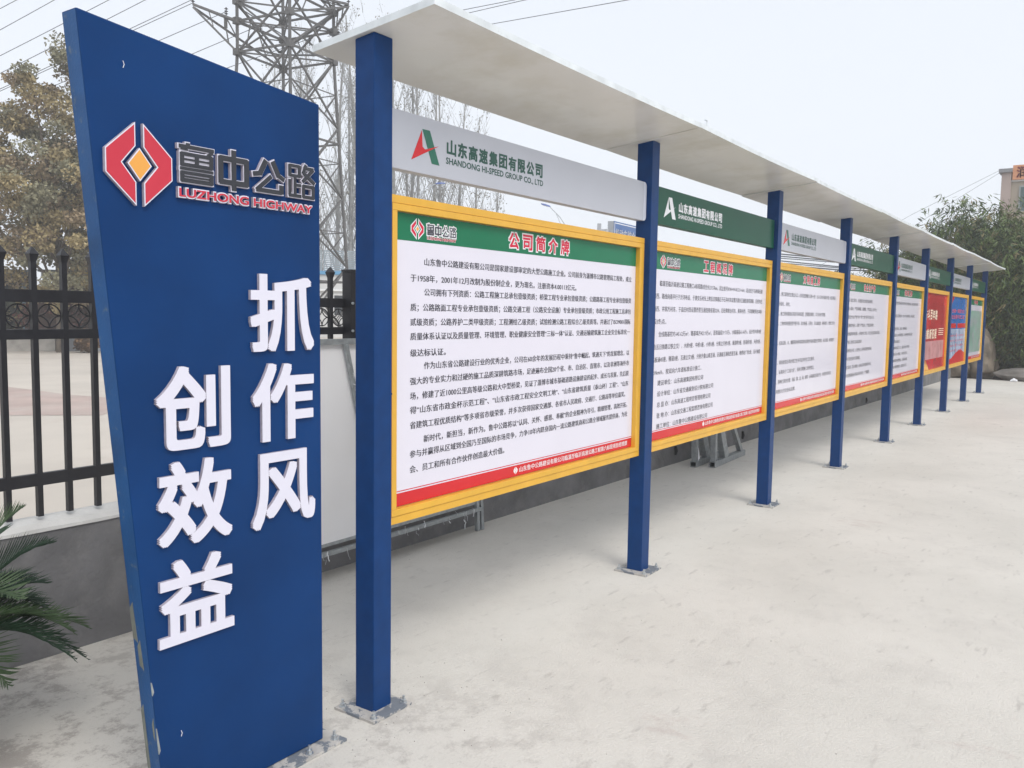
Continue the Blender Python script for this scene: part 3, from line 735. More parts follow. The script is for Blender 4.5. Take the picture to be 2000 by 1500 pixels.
# ------------------------------------------------------------------ wrapped foam panel frame leaning on the fence
lp = thing('wrapped_panel', (1.4, 1.35, 0), 'film-wrapped white foam sheet in steel frame, leaning behind the first post', 'panel')
def ly(z): return 1.325+.085*(z-.0)/1.34*1.0
xa, xb = .02, 2.43
pts = lambda x, z, o_=0: (x, ly(z)+o_, z)
MB().bar(pts(xa, 1.322), pts(xb, 1.322), .030, .032).build('top_rail', M_steel, lp, bevel=.002)
MB().bar(pts(xa, .150), pts(xb, .150), .026, .024).build('bottom_rail', M_steel, lp, bevel=.002)
MB().bar(pts(xa, .195, .02), pts(xb, .195, .02), .026, .020).build('bottom_rail', M_steel, lp, bevel=.002)
for xx in (xa+.02, xb-.045, xb): MB().bar(pts(xx, .002, .01), pts(xx, 1.30, .01), .028, .028).build('leg', M_steel, lp, bevel=.002)
MB().bar((1.206, ly(1.3)-.012, 1.305), (1.372, ly(.45)-.012, .46), .030, .02, up=(0, 1, 0)).build('diagonal_channel', M_steel, lp, bevel=.002)
mb = MB(); n = 26
for i in range(n+1):
    for j in range(15):
        x = xa+.03+(xb-xa-.10)*i/n; z = .20+(1.305-.20)*j/14
        mb.v.append((x, ly(z)+.010+.006*noise.noise(Vector((x*2.5, z*3, 1))), z))
for i in range(n):
    for j in range(14): q = i*15+j; mb.f.append((q, q+15, q+16, q+1)); mb.mi.append(0)
ob = mb.build('foam_sheet', M_foam, lp, smooth=True)

mb = MB()
for i in range(60):
    x = random.uniform(xa+.1, xb-.05); z = random.uniform(.12, .20) if i > 24 else random.uniform(.5, 1.28)
    if i <= 24: x = 1.206+(1.305-z)/(1.305-.46)*.166+random.uniform(-.02, .02)
    L_ = random.uniform(.02, .12); a = Vector((x, ly(z)-.028, z)); pp = [a]
    for q in range(4): pp.append(pp[-1]+Vector((random.uniform(-.35, .35)*L_/3, -random.uniform(0, .1)*L_, random.uniform(-.9, .1)*L_/3)))
    mb.tube(pp, random.choice((.0007, .001, .0025)), 4)
mb.build('torn_film', M_film, lp)['kind'] = 'stuff'

# ------------------------------------------------------------------ galvanised brackets behind the second board
def bracket(x0, y0, lab):
    t = thing('steel_bracket', (x0, y0, 0), lab, 'bracket', 'galvanised triangular brackets by the wall')
    w_, h = .062, .058
    mb = MB(); x1 = x0+.98; ya = y0-w_/2; yb = y0+w_/2; tt = .005
    dy = .05
    # open-ended box section foot
    def pr(x): return dy*(x-x0)
    vs = []
    for x in (x0, x1):
        for (yy, zz_) in ((ya, .002), (yb, .002), (yb, h), (ya, h), (ya+tt, .002+tt), (yb-tt, .002+tt), (yb-tt, h-tt), (ya+tt, h-tt)): vs.append((x, yy+pr(x), zz_))
    fs = []
    for j in range(4):
        k = (j+1) % 4
        fs += [(j, k, k+8, j+8), (j+4, j+12, k+12, k+4), (j, j+4, k+4, k), (j+8, k+8, k+12, j+12)]
    mb.add(vs, fs); mb.build('foot_beam', M_steel, t)
    MB().bar((x0+.045, y0, h), (x0+.03, y0+.02, .98), .055, .05, up=(1, 0, 0)).build('upright', M_steel, t, bevel=.003)
    MB().bar((x0+.38, y0+.02, h), (x0+.06, y0+.03, .72), .06, .10, up=(1, 0, 0)).build('inner_strut', M_steel, t, bevel=.003)
    MB().bar((x0+.90, y0+.05, h), (x0+.06, y0+.03, .97), .05, .05, up=(1, 0, 0)).build('outer_strut', M_steel, t, bevel=.003)
    for q in (.03, .07): MB().tube([(x0+q, ya-.001, h*.0+.075), (x0+q, ya-.004, .075)], .006, 8).build('bolt_hole_plug', M_ink, t)
bracket(5.665, 1.165, 'far galvanised triangular bracket standing nearest the wall under the second board')
bracket(5.770, 1.010, 'near galvanised triangular bracket with open box foot under the second board')
sc_ = MB().add([(5.69, 1.128, .065), (5.735, 1.125, .085), (5.70, 1.128, .20), (5.72, 1.126, .14)], [(0, 1, 3, 2)])
sc_.build('torn_label', M_wink, bpy.data.objects['steel_bracket'])

# ------------------------------------------------------------------ sago palm, lower left
M_frond = mat('frond_green', (.018, .045, .022), .55, .35, 9, spec=.4)
M_frond2 = mat('frond_light', (.05, .085, .035), .55, .35, 9, spec=.4)
M_bark = mat('shaggy_bark', (.09, .065, .04), .95, .4, 30, .6, 40)
pc = Vector((-1.17, .86, .34))
pt = thing('sago_palm', (pc.x, pc.y, 0), 'dark green sago palm with stiff feathery fronds at the lower left corner', 'palm')
mb = MB().tube([(pc.x, pc.y, 0), (pc.x, pc.y, .15), (pc.x, pc.y, .36)], [.13, .15, .09], 12)
for i in range(60):
    a = random.uniform(0, 6.28); z = random.uniform(.02, .33); mb.bar((pc.x+.12*math.cos(a), pc.y+.12*math.sin(a), z), (pc.x+.18*math.cos(a), pc.y+.18*math.sin(a), z+.05), .03, .015)
mb.build('trunk', M_bark, pt)
tips = [(-.66, .78, .36, .10), (-.72, .95, .50, .08), (-.68, .76, .26, .12), (-.86, .80, .82, .07), (-.74, .85, .67, .08), (-.79, .8, .46, .12), (-.74, .72, .38, .12), (-.77, .66, .31, .12), (-.70, 1.05, .33, .12), (-1.0, .62, .31, .10), (-.82, 1.05, .70, .07), (-.70, 1.1, .48, .10)]
for i in range(34):
    if i < len(tips): tx, ty, tz, arch = tips[i]; tip = Vector((tx, ty, tz))
    else:
        a = random.uniform(1.2, 5.0); L_ = random.uniform(.4, .52); tip = pc+Vector((L_*math.cos(a), L_*math.sin(a)*.9, random.uniform(.0, .5))); arch = random.uniform(.1, .2)
        if tip.y > 1.38: tip.y = 1.38
    n = 22; pts_ = [pc.lerp(tip, q/n)+Vector((0, 0, arch*4*(q/n)*(1-q/n))) for q in range(n+1)]
    mb = MB(); mb.tube(pts_, [.006*(1-.75*q/n) for q in range(n+1)], 5)
    dirh = (tip-pc).normalized(); side = dirh.cross(Vector((0, 0, 1))).normalized()
    for q in range(3, n*2+1):
        f_ = q/(n*2); k = min(int(f_*n), n-1); p = pts_[k].lerp(pts_[k+1], f_*n-k); d = (pts_[k+1]-pts_[k]).normalized()
        L_ = (.135*math.sin(math.pi*min(1, .12+f_*.9))**.7+.03)
        for s in (-1, 1):
            up = side.cross(d).normalized()*-1
            e = (side*s*.62+d*.75+Vector((0, 0, .32-.1*f_))+Vector((random.uniform(-.08, .08),)*3)).normalized()*L_*random.uniform(.85, 1.05)
            wv = d*.0048
            mid = p+e*.55+Vector((0, 0, -.004))
            mb.add([p-wv, p+wv, mid+wv*.9, p+e, mid-wv*.9], [(0, 1, 2, 3, 4)])
    mb.build('frond', M_frond if i % 3 else M_frond2, pt)

# ------------------------------------------------------------------ transmission tower
M_tower = mat('tower_steel', (.115, .112, .11), .55, .25, 3, metal=.2)
tc_ = Vector((20.42, 24.5, 0))
tw = thing('transmission_tower', tc_, 'tall grey steel lattice pylon standing behind the blue sign', 'pylon')
va = math.atan2(24.5+2.17, 20.42+2.24)+R(4)
def tnode(k, z, extra=0):
    hd = (1.79+max(0, 11.2-z)*.062 if z < 11.3 else 1.79)+extra
    a = va+math.pi+k*math.pi/2       # 0 near, 1 right?, 2 far, 3
    return Vector((tc_.x+hd*math.cos(a), tc_.y+hd*math.sin(a), z))
for k in range(4):
    mb = MB()
    zs = [0, 3, 6, 9, 11.2, 12.3, 13.1, 15.5, 18, 21]
    for a, b_ in zip(zs, zs[1:]): mb.bar(tnode(k, a), tnode(k, b_), .085, .085)
    mb.build('leg', M_tower, tw)
    MB().box(tnode(k, 0).x-.3, tnode(k, 0).x+.3, tnode(k, 0).y-.3, tnode(k, 0).y+.3, 0, .25).build('footing', M_cap, tw)
lev = [.3, 3.2, 5.9, 8.6, 11.14, 13.0, 15.4, 18.0, 20.9]
for k in range(4):
    for i, (a, b_) in enumerate(zip(lev, lev[1:])):
        mb = MB(); k2 = (k+1) % 4
        mb.bar(tnode(k, a), tnode(k2, b_), .06); mb.bar(tnode(k2, a), tnode(k, b_), .06)
        mb.build('cross_brace', M_tower, tw)
    for z in (2.6, 8.0, 11.14, 12.28, 13.0, 17):
        MB().bar(tnode(k, z), tnode((k+1) % 4, z), .07).build('horizontal_brace', M_tower, tw)
    # secondary lacing on the lower panels
    mb = MB()
    for a, b_ in zip(lev[:4], lev[1:5]):
        k2 = (k+1) % 4; c = (tnode(k, a)+tnode(k2, b_))/2
        for kk in (k, k2):
            mb.bar(tnode(kk, (a+b_)/2), (tnode(k, (a+b_)/2)+tnode(k2, (a+b_)/2))/2, .035)
            q = (tnode(kk, a)+c)/2; mb.bar(q, tnode(kk, (a+b_)/2), .03)
    mb.build('secondary_lacing', M_tower, tw)['kind'] = 'stuff'
for z in (11.14, 12.28, 13.0):
    mb = MB(); mb.bar(tnode(0, z), tnode(2, z), .05); mb.bar(tnode(1, z), tnode(3, z), .05)
    for k in range(4): mb.box(tnode(k, z).x-.12, tnode(k, z).x+.12, tnode(k, z).y-.12, tnode(k, z).y+.12, z-.12, z+.12)
    mb.build('node_plates', M_tower, tw)
def arm(tip, ks, zl, zh, nm='cross_arm'):
    mb = MB(); tip = Vector(tip)
    for k in ks:
        mb.bar(tip, tnode(k, zh), .075); mb.bar(tip+Vector((0, 0, -.1)), tnode(k, zl), .065)
        for f_ in (.35, .7):
            a = tip.lerp(tnode(k, zh), f_); b_ = tip.lerp(tnode(k, zl), min(1, f_+.1)); mb.bar(a, b_, .035)
    for f_ in (.3, .6): mb.bar(tip.lerp(tnode(ks[0], zh), f_), tip.lerp(tnode(ks[1], zh), f_), .04)
    mb.bar(tip.lerp(tnode(ks[0], zh), .3), tip.lerp(tnode(ks[1], zh), .9), .03)
    return mb.build(nm, M_tower, tw)
tipL = Vector((17.77, 26.54, 12.72)); tipR = Vector((22.16, 22.93, 13.32))
nr = sorted(range(4), key=lambda k: (tnode(k, 12)-tipL).length)[:2]
nr2 = sorted(range(4), key=lambda k: (tnode(k, 12)-tipR).length)[:2]
arm(tipL, nr, 11.14, 12.28)
arm(tipR, nr2, 12.28, 13.0)
far_tip = tnode(2, 12.4, 2.2); arm(far_tip, [1, 3], 11.4, 12.9)
arm(tipL+Vector((-1, .9, 3.3)), nr, 15.0, 17.0); arm(tipR+Vector((1.5, -1.4, 3)), nr2, 15, 17)
MB().bar(Vector((18.7, 25.87, 11.98)), Vector((18.7, 25.87, 12.34)), .16, .04).build('marker_plate', M_tower, tw)
ins = []
for p in (tipL, Vector((18.72, 25.86, 12.42)), Vector((21.1, 23.95, 11.65)), Vector((21.9, 23.2, 11.95)), Vector((19.7, 25.1, 12.0)), tipR):
    mb = MB().tube([p, p+Vector((0, 0, .34))], .02, 6)
    for q in range(3): mb.tube([p+Vector((0, 0, .10+q*.09)), p+Vector((0, 0, .13+q*.09))], [.075, .03], 10)
    mb.build('insulator', mat('brown_porcelain', (.05, .045, .045), .3, .1), tw)
WI = [((26.71, 83.04, 20.31), (19.61, 25.17, 17.83)), ((26.64, 83.07, 18.36), (19.6, 25.18, 17.26)), ((26.58, 83.09, 16.7), (19.59, 25.18, 15.94)),
      ((26.54, 83.1, 15.37), (19.59, 25.19, 15.22)), ((26.51, 83.11, 14.53), (19.58, 25.19, 14.26)), ((26.5, 83.11, 14.48), (17.79, 26.53, 12.78)),
      ((26.46, 83.13, 13.32), (18.75, 25.84, 12.62)), ((26.39, 83.15, 11.35), (19.71, 25.09, 12.25)), ((26.38, 83.16, 10.95), (21.07, 23.94, 11.9))]
WR = [((21.58, 23.47, 12.05), (20.4, 5.79, 10.95)),((21.58, 23.47, 11.71), (20.4, 5.8, 11.11)),((21.58, 23.47, 11.42), (20.41, 5.77, 10.33)),]
M_wire = mat('aluminium_wire', (.10, .11, .13), .6, .05)
WL = ['highest of the parallel wires at the top left corner', 'second wire from the top at the left edge, above the yellowing tree', 'third wire from the top at the left edge', 'fourth wire from the top at the left edge, crossing the tree top', 'fifth wire at the left edge, upper of a close pair over the tree', 'wire from the pylon arm tip, lower of a close pair over the tree', 'lowest long wire at the left edge, running behind the sign to the pylon arm', 'short visible wire between the blue sign top and the pylon, upper one', 'short visible wire just above the sloping top edge of the blue sign']
for (a, b_), lb in zip(WI, WL):
    a = Vector(a); b_ = Vector(b_); mb = MB()
    # extend the far end beyond the left edge of the view
    mb.tube([b_.lerp(a, q/10)-Vector((0, 0, .5*math.sin(math.pi*q/10)*.25)) for q in range(11)], [.013+.02*q/10 for q in range(11)], 5)
    tag(mb.build('power_line', M_wire), lb, 'power line', 'power lines from the pylon')
tag(MB().tube([(26.2, 83.2, 6.3), (22.9, 54.2, 6.6), (19.5, 25.24, 7.0)], .015, 5).build('telephone_wire', M_wire), 'low thin wire crossing in front of the yellowing tree at left', 'wire')
for (a, b_, c), lb in ((((35.07, 1.66, 7.13), (34.64, 4.65, 5.55), (33.88, 7.9, 3.57)), 'upper thin wire falling left from the corner of the building at right'),
                  (((35.07, 1.66, 7.05), (34.7, 4.2, 5.35), (34.0, 7.0, 3.3)), 'lower thin wire falling left from the corner of the building at right')):
    tag(MB().tube([a, b_, c], .006, 5).build('service_wire', M_wire), lb, 'wire')
for a, b_ in WR:
    a = Vector(a); b_ = Vector(b_)
    tag(MB().tube([a.lerp(b_, q/8)-Vector((0, 0, .3*math.sin(math.pi*q/8)*0)) for q in range(9)], .011, 5).build('power_line', M_wire), 'overhead power line crossing above the first canopy sheet towards upper right', 'power line', 'power lines over the canopy')
mb = MB()
for q in range(6):
    z = 4.12+q*.11; a = Vector((42.0, 5.6, z-.55)); b_ = Vector((40.35, 12.3, z-.02)); mid = a.lerp(b_, .5)+Vector((0, 0, random.uniform(-.12, .05)))
    mb.tube([a.lerp(b_, -.1), a.lerp(b_, .3)+Vector((0, 0, .02)), mid, b_], random.uniform(.02, .04), 5)
tag(mb.build('cable_bundle', M_wire), 'bundle of dark overhead cables seen above the third notice board', 'cables')

# ------------------------------------------------------------------ trees
def leaf_cloud(mb, c, rad, n, size, el=1.0, k=0, droop=0, flat=False):
    for _ in range(n):
        while True:
            v = Vector((random.uniform(-1, 1), random.uniform(-1, 1), random.uniform(-1, 1)))
            if v.length_squared < 1: break
        p = c+Vector((v.x*rad[0], v.y*rad[1], v.z*rad[2]))
        d = Vector((random.uniform(-1, 1), random.uniform(-1, 1), random.uniform(-1, 1)-droop)).normalized()
        s = d.orthogonal().normalized(); s.rotate(Matrix.Rotation(random.uniform(0, 6.28), 3, d))
        L_ = size*random.uniform(.6, 1.3); W = L_/el*.5
        mb.add([p, p+d*L_*.5+s*W, p+d*L_, p+d*L_*.5-s*W], [(0, 1, 2, 3)], k)
def limb(mb, p, d, L_, r_, n=5, wob=.12, up=.0):
    pts_ = [p]; dd = d.normalized()
    for i in range(n):
        dd = (dd+Vector((random.uniform(-wob, wob), random.uniform(-wob, wob), random.uniform(-wob, wob)+up))).normalized()
        pts_.append(pts_[-1]+dd*L_/n)
    mb.tube(pts_, [r_*(1-.8*i/n) for i in range(n+1)], 5 if r_ < .06 else 8, cap=False)
    return pts_, dd
M_trunk = mat('tree_bark', (.11, .09, .07), .9, .3, 6, .4, 20)
M_ly = [mat('leaf_ochre', (.31, .25, .13), .7, .35, 1.5), mat('leaf_olive', (.20, .19, .12), .7, .35, 1.5), mat('leaf_brown', (.26, .20, .125), .7, .3, 1.5)]
def broadleaf(x, y, H, rad, label, nclump, leaf=.17, mats=None, ncl=190, base=.2):
    t = thing('tree', (x, y, 0), label, 'tree')
    tm_ = MB(); cm = MB(); b0 = Vector((x, y, 0))
    tp, dd = limb(tm_, b0, Vector((.03, .02, 1)), H*.55, .17*H/11, 6, .05)
    ends = []
    for i in range(22):
        f_ = random.uniform(.25, 1); k = min(int(f_*6), 5); p = tp[k].lerp(tp[k+1], f_*6-k); a = random.uniform(0, 6.28)
        pp, _ = limb(tm_, p, Vector((math.cos(a)*.75, math.sin(a)*.75, random.uniform(.6, 1.4))), H*random.uniform(.22, .42), .055*H/11, 5, .15, .04)
        ends += pp[2:]
        for _q in range(3):
            a = random.uniform(0, 6.28); q2, _ = limb(tm_, pp[3], Vector((math.cos(a), math.sin(a), random.uniform(.2, 1))), H*.14, .02*H/11, 4, .2, .03); ends += q2[2:]
    tm_.build('trunk', M_trunk, t)
    cz = H*(.5+base/2); rz = H*(1-base)/2
    for i in range(nclump):
        while True:
            v = Vector((random.uniform(-1, 1), random.uniform(-1, 1), random.uniform(-1, 1)))
            if .1 < v.length < 1: break
        taper = 1-.45*max(0, v.z)
        c = Vector((x+v.x*rad*taper, y+v.y*rad*taper, cz+v.z*rz))
        if random.random() < .45 and ends:
            c = random.choice(ends)+Vector((random.uniform(-.3, .3),)*3)
        r_ = random.uniform(.28, .62)*H/11
        leaf_cloud(cm, c, (r_, r_, r_*.7), int(ncl*random.uniform(.5, 1.1)), leaf, 1.5, k=(random.choices((0, 1, 2), (.42, .34, .24))[0] if random.random() < .75 else i % 3), droop=.3)
    cm.build('crown', mats or M_ly, t)
    return t
random.seed(11)
broadleaf(12.1, 25.7, 9.9, 2.75, 'large yellowing olive-brown tree behind the fence at left', 285, .115, base=.08, ncl=250)
random.seed(5)
M_grn = [mat('leaf_grey_green', (.09, .105, .05), .7, .3, 1.5), mat('leaf_dull_yellow', (.22, .17, .07), .7, .3, 1.5)]
broadleaf(17.0, 48.5, 7.6, 3.2, 'pale fog-veiled low tree far left behind the dark shed', 60, .25, [M_grn[0], M_grn[1], M_grn[0]], 120, .1)
broadleaf(16.2, 30.5, 7.5, 2.2, 'olive tree hidden largely behind the blue sign', 70, .18, None, 150, .15)

# bare poplars
M_pop = mat('poplar_bark', (.27, .265, .255), .9, .25, 4)
M_popl = mat('poplar_leaf', (.20, .19, .155), .7, .3, 2)
def poplar(x, y, H, seed, lab_=None):
    random.seed(seed)
    t = thing('poplar_tree', (x, y, 0), lab_ or 'slender nearly bare poplar in the foggy row beyond the pylon', 'tree', 'bare poplars behind the yard')
    mb = MB(); lf = MB()
    tp, _ = limb(mb, Vector((x, y, 0)), Vector((0, 0, 1)), H, .16*H/18, 10, .03)
    for i in range(44):
        f_ = random.uniform(.10, .95); k = min(int(f_*10), 9); p = tp[k].lerp(tp[k+1], f_*10-k); a = random.uniform(0, 6.28)
        L_ = H*.27*(1-f_*.65)*random.uniform(.7, 1.2)
        pp, d = limb(mb, p, Vector((math.cos(a)*.42, math.sin(a)*.42, 1)), L_, .042*H/18*(1.2-f_), 4, .10, .05)
        for _q in range(4):
            s = random.choice(pp[1:]); a = random.uniform(0, 6.28)
            p2, d2 = limb(mb, s, Vector((math.cos(a)*.5, math.sin(a)*.5, 1)), L_*.38, .014, 3, .15, .03)
            leaf_cloud(lf, p2[-2], (.3, .3, .4), random.choice((0, 0, 2, 4, 7)), .13, 1.3)
    mb.build('trunk', M_pop, t); lf.build('crown', M_popl, t)
for i, (x, y, H) in enumerate([(38.4, 42.3, 19.5), (39.1, 41.6, 20.5), (39.6, 40.9, 19), (40.3, 40.2, 21), (41.0, 39.5, 20), (41.6, 38.8, 21), (42.3, 38.0, 20), (42.9, 37.3, 19.5), (43.4, 36.8, 18.8), (43.9, 36.2, 18.5), (44.6, 35.4, 16.5), (45.2, 34.6, 14.8), (45.9, 33.7, 11.8),
                               (36.4, 44.4, 18), (37.4, 43.3, 18.5), (41.3, 42.0, 18), (44.0, 39.5, 16.5)]):
    poplar(x, y, H, 40+i, {12: 'shortest bare poplar, at the right end of the foggy poplar row', 0: 'bare poplar seen just right of the blue sign, behind the pylon leg', 7: 'bare poplar behind the emblem end of the first grey header strip'}.get(i))

# ------------------------------------------------------------------ far left yard: low walls, hedge, sheds
random.seed(21)
def lumpy(center, rad, seed, sub=3, amp=.18, fl=True):
    bm = bmesh.new(); bmesh.ops.create_icosphere(bm, subdivisions=sub, radius=1)
    for v in bm.verts:
        n = noise.noise(v.co*1.3+Vector((seed, 0, 0)))*amp*2+noise.noise(v.co*3.1+Vector((0, seed, 0)))*amp*.8
        v.co *= 1+n; v.co = Vector((center[0]+v.co.x*rad[0], center[1]+v.co.y*rad[1], center[2]+v.co.z*rad[2]))
        if fl and v.co.z < 0: v.co.z = 0
    mb = MB(); mb.v = [tuple(v.co) for v in bm.verts]; mb.f = [tuple(q.index for q in f.verts) for f in bm.faces]; mb.mi = [0]*len(mb.f); bm.free(); return mb
def block(name, p0, p1, th, h, mt, label, cat, cap=None):
    p0 = Vector((*p0, 0)); p1 = Vector((*p1, 0)); d = (p1-p0).normalized(); n = Vector((-d.y, d.x, 0))*th
    t = thing(name, (p0+p1)/2, label, cat)
    mb = MB(); mb.v = [tuple(q+Vector((0, 0, z))) for z in (0, h) for q in (p0, p1, p1+n, p0+n)]
    mb.f = [(0,3,2,1),(4,5,6,7),(0,1,5,4),(1,2,6,5),(2,3,7,6),(3,0,4,7)]; mb.mi = [0]*6
    mb.build('body', mt, t, bevel=.02)
    if cap:
        e = d*.03; m2 = n.normalized()*.03
        mb = MB(); mb.v = [tuple(q+Vector((0, 0, z))) for z in (h+.002, h+.05) for q in (p0-e-m2, p1+e-m2, p1+n+e+m2, p0+n-e+m2)]
        mb.f = [(0,3,2,1),(4,5,6,7),(0,1,5,4),(1,2,6,5),(2,3,7,6),(3,0,4,7)]; mb.mi = [0]*6
        mb.build('cap', cap, t)
    return t
block('planter_wall', (10.9, 27.7), (12.35, 26.55), .5, .45, mat('pale_stone_wall', (.36, .34, .31), .9, .25, 3, .5, 8), 'pale rough stone planter wall at far left beyond the fence', 'low wall')
block('concrete_block', (12.4, 26.45), (12.95, 26.05), .45, .50, mat('mid_grey_block', (.20, .21, .22), .9, .15, 3), 'grey concrete block between the two low planter walls', 'block')
block('planter_wall', (13.0, 26.0), (14.8, 24.7), .4, .46, mat('blue_grey_wall', (.30, .32, .34), .9, .1, 3), 'blue-grey planter wall with white coping beside the round brown bush', 'low wall', cap=M_cap)
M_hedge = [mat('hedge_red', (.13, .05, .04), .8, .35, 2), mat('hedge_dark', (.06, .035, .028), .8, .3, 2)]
def bush(name, c, rad, n, leaf, mats, label, cat='bush', el=1.4):
    t = thing(name, (c[0], c[1], 0), label, cat)
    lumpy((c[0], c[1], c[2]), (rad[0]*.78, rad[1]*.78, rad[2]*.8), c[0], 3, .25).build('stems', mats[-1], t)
    cm = MB()
    for i in range(int(n/40)):
        while True:
            v = Vector((random.uniform(-1, 1), random.uniform(-1, 1), random.uniform(-1, 1)))
            if .55 < v.length < 1: break
        q = Vector((c[0]+v.x*rad[0]*.9, c[1]+v.y*rad[1]*.9, max(.1, c[2]+v.z*rad[2]*.9)))
        leaf_cloud(cm, q, tuple(r_*.25 for r_ in rad), 40, leaf, el, k=random.randrange(len(mats)))
    cm.build('foliage', mats, t)
bush('hedge', (13.2, 27.2, 1.25), (1.7, .9, 1.3), 6400, .11, M_hedge, 'reddish brown hedge under the shed roof at left', 'hedge')
bush('hedge', (15.0, 25.6, 1.1), (1.5, .9, 1.05), 3000, .11, M_hedge, 'reddish brown hedge stretch hidden behind the blue sign', 'hedge')
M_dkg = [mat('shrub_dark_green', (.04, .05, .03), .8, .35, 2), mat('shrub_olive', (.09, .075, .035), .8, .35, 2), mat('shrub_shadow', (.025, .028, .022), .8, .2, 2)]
bush('shrub', (11.2, 28.6, .95), (1.0, .8, 1.0), 3200, .12, M_dkg, 'dark green shrub under the dark shed at the far left edge')
bush('shrub', (12.1, 28.2, 1.15), (.62, .6, 1.3), 2800, .12, [M_ly[0], M_dkg[1], M_dkg[0]], 'ochre upright shrub between the two sheds')
bush('round_bush', (12.55, 24.9, .38), (.42, .42, .38), 2600, .07, [mat('dry_brown_leaf', (.17, .10, .05), .8, .3, 3), mat('dry_brown_dark', (.09, .055, .03), .8, .3, 3)], 'small round brown clipped bush in front of the blue-grey planter wall')
bush('shrub', (9.2, 34, 1.7), (2.2, 1.2, 1.6), 3000, .18, [M_ly[0], M_dkg[1]], 'yellowing shrub showing over the roof of the dark shed')
def shed(c, L_, D, H, az, label, dark=True):
    t = thing('shed', (c[0], c[1], 0), label, 'shed')
    d = Vector((math.cos(az), math.sin(az), 0)); n = Vector((-d.y, d.x, 0)); c = Vector((*c, 0))
    def bx(u0, u1, v0, v1, z0, z1, dz=0):
        mb = MB(); P_ = [c+d*u+n*v for u, v in ((u0, v0), (u1, v0), (u1, v1), (u0, v1))]
        mb.v = [tuple(p+Vector((0, 0, z0))) for p in P_]+[tuple(p+Vector((0, 0, z1+(dz if i in (2, 3) else 0)))) for i, p in enumerate(P_)]
        mb.f = [(0,3,2,1),(4,5,6,7),(0,1,5,4),(1,2,6,5),(2,3,7,6),(3,0,4,7)]; mb.mi = [0]*6; return mb
    for u in (0, L_*.5, L_): bx(u-.06, u+.06, 0, .12, 0, H-.12).build('column', mat('pale_blue_steel', (.22, .30, .36), .5, .1, 4), t)
    bx(-.2, L_+.2, -.15, D, H, H+.07, .12).build('roof', mat('slate_roof_sheet', (.13, .16, .19), .5, .15, 3), t)
    bx(-.1, L_+.1, -.08, -.02, H-.20, H-.005).build('fascia', mat('fascia_dark', (.10, .12, .14), .6, .1, 3) if dark else mat('fascia_white', (.55, .57, .58), .6, .1, 3), t)
    bx(0, L_, D-.15, D-.05, 0, H-.01).build('back_wall', mat('shed_dark_wall', (.03, .035, .04), .8, .2, 2), t)
    return t
dn = (-.44, .9)
shed((9.0, 29.4), 3.4, 3.5, 2.62, R(-28), 'dark open shed with slate roof at the far left beyond the fence')
shed((12.75, 27.9), 5.0, 3.5, 2.66, R(-33), 'open shed with white fascia and pale blue column left of the sign', False)

# ------------------------------------------------------------------ louvred building behind the pylon
bl = thing('louvred_building', (30.5, 33, 0), 'white low building with blue band and grey louvred rooftop screens behind the pylon', 'building')
dr = Vector((.725, -.688, 0)); dn2 = Vector((.688, .725, 0)); bc = Vector((30.24, 33.17, 0))
def bb(u0, u1, v0, v1, z0, z1):
    mb = MB(); P_ = [bc+dr*u+dn2*v for u, v in ((u0, v0), (u1, v0), (u1, v1), (u0, v1))]
    mb.v = [tuple(p+Vector((0, 0, z))) for z in (z0, z1) for p in P_]
    mb.f = [(0,1,2,3)[::-1],(4,5,6,7),(0,1,5,4),(1,2,6,5),(2,3,7,6),(3,0,4,7)]; mb.mi = [0]*6; return mb
bb(-6, 6.5, 0, 6, 0, 3.40).build('wall', mat('white_render', (.58, .58, .57), .8, .08, 1), bl)
bb(-6.1, 6.6, -.1, 6.1, 3.41, 3.60).build('blue_band', mat('band_blue', (.10, .30, .50), .5, .08, 2), bl)
bb(-6.1, 6.6, -.12, -.005, 2.52, 2.62).build('white_ledge', mat('ledge_white', (.75, .76, .76), .6, .05, 2), bl)
M_glass = mat('dark_window_glass', (.03, .035, .04), .15, .1, 2)
for q in range(6):
    u = -5.2+q*1.9
    wf = bb(u, u+1.25, -.03, -.004, 1.15, 2.35).build('window', mat('window_frame_white', (.65, .65, .65), .5, .05), bl)
    under(bb(u+.06, u+.60, -.036, -.031, 1.21, 2.29), 'pane', M_glass, wf, bl); under(bb(u+.65, u+1.19, -.036, -.031, 1.21, 2.29), 'pane', M_glass, wf, bl)
M_louv = mat('louvre_grey', (.27, .32, .36), .5, .08, 3)
lc = 0
for q in range(-3, 5):
    u = q*1.15
    sf = MB()
    scr = bb(u, u+.06, .1, .16, 3.60, 4.72); 
    for x in (bb(u+1.02, u+1.08, .1, .16, 3.60, 4.72), bb(u+.06, u+1.02, .1, .16, 4.64, 4.72), bb(u+.06, u+1.02, .1, .16, 3.60, 3.68)): scr.add(x.v, x.f)
    so_ = scr.build('louvre_screen', M_louv, bl)
    for s in range(9):
        sl = bb(u+.061, u+1.019, .09, .13, 3.72+s*.101, 3.785+s*.101); under(sl, 'slat', M_louv, so_, bl)

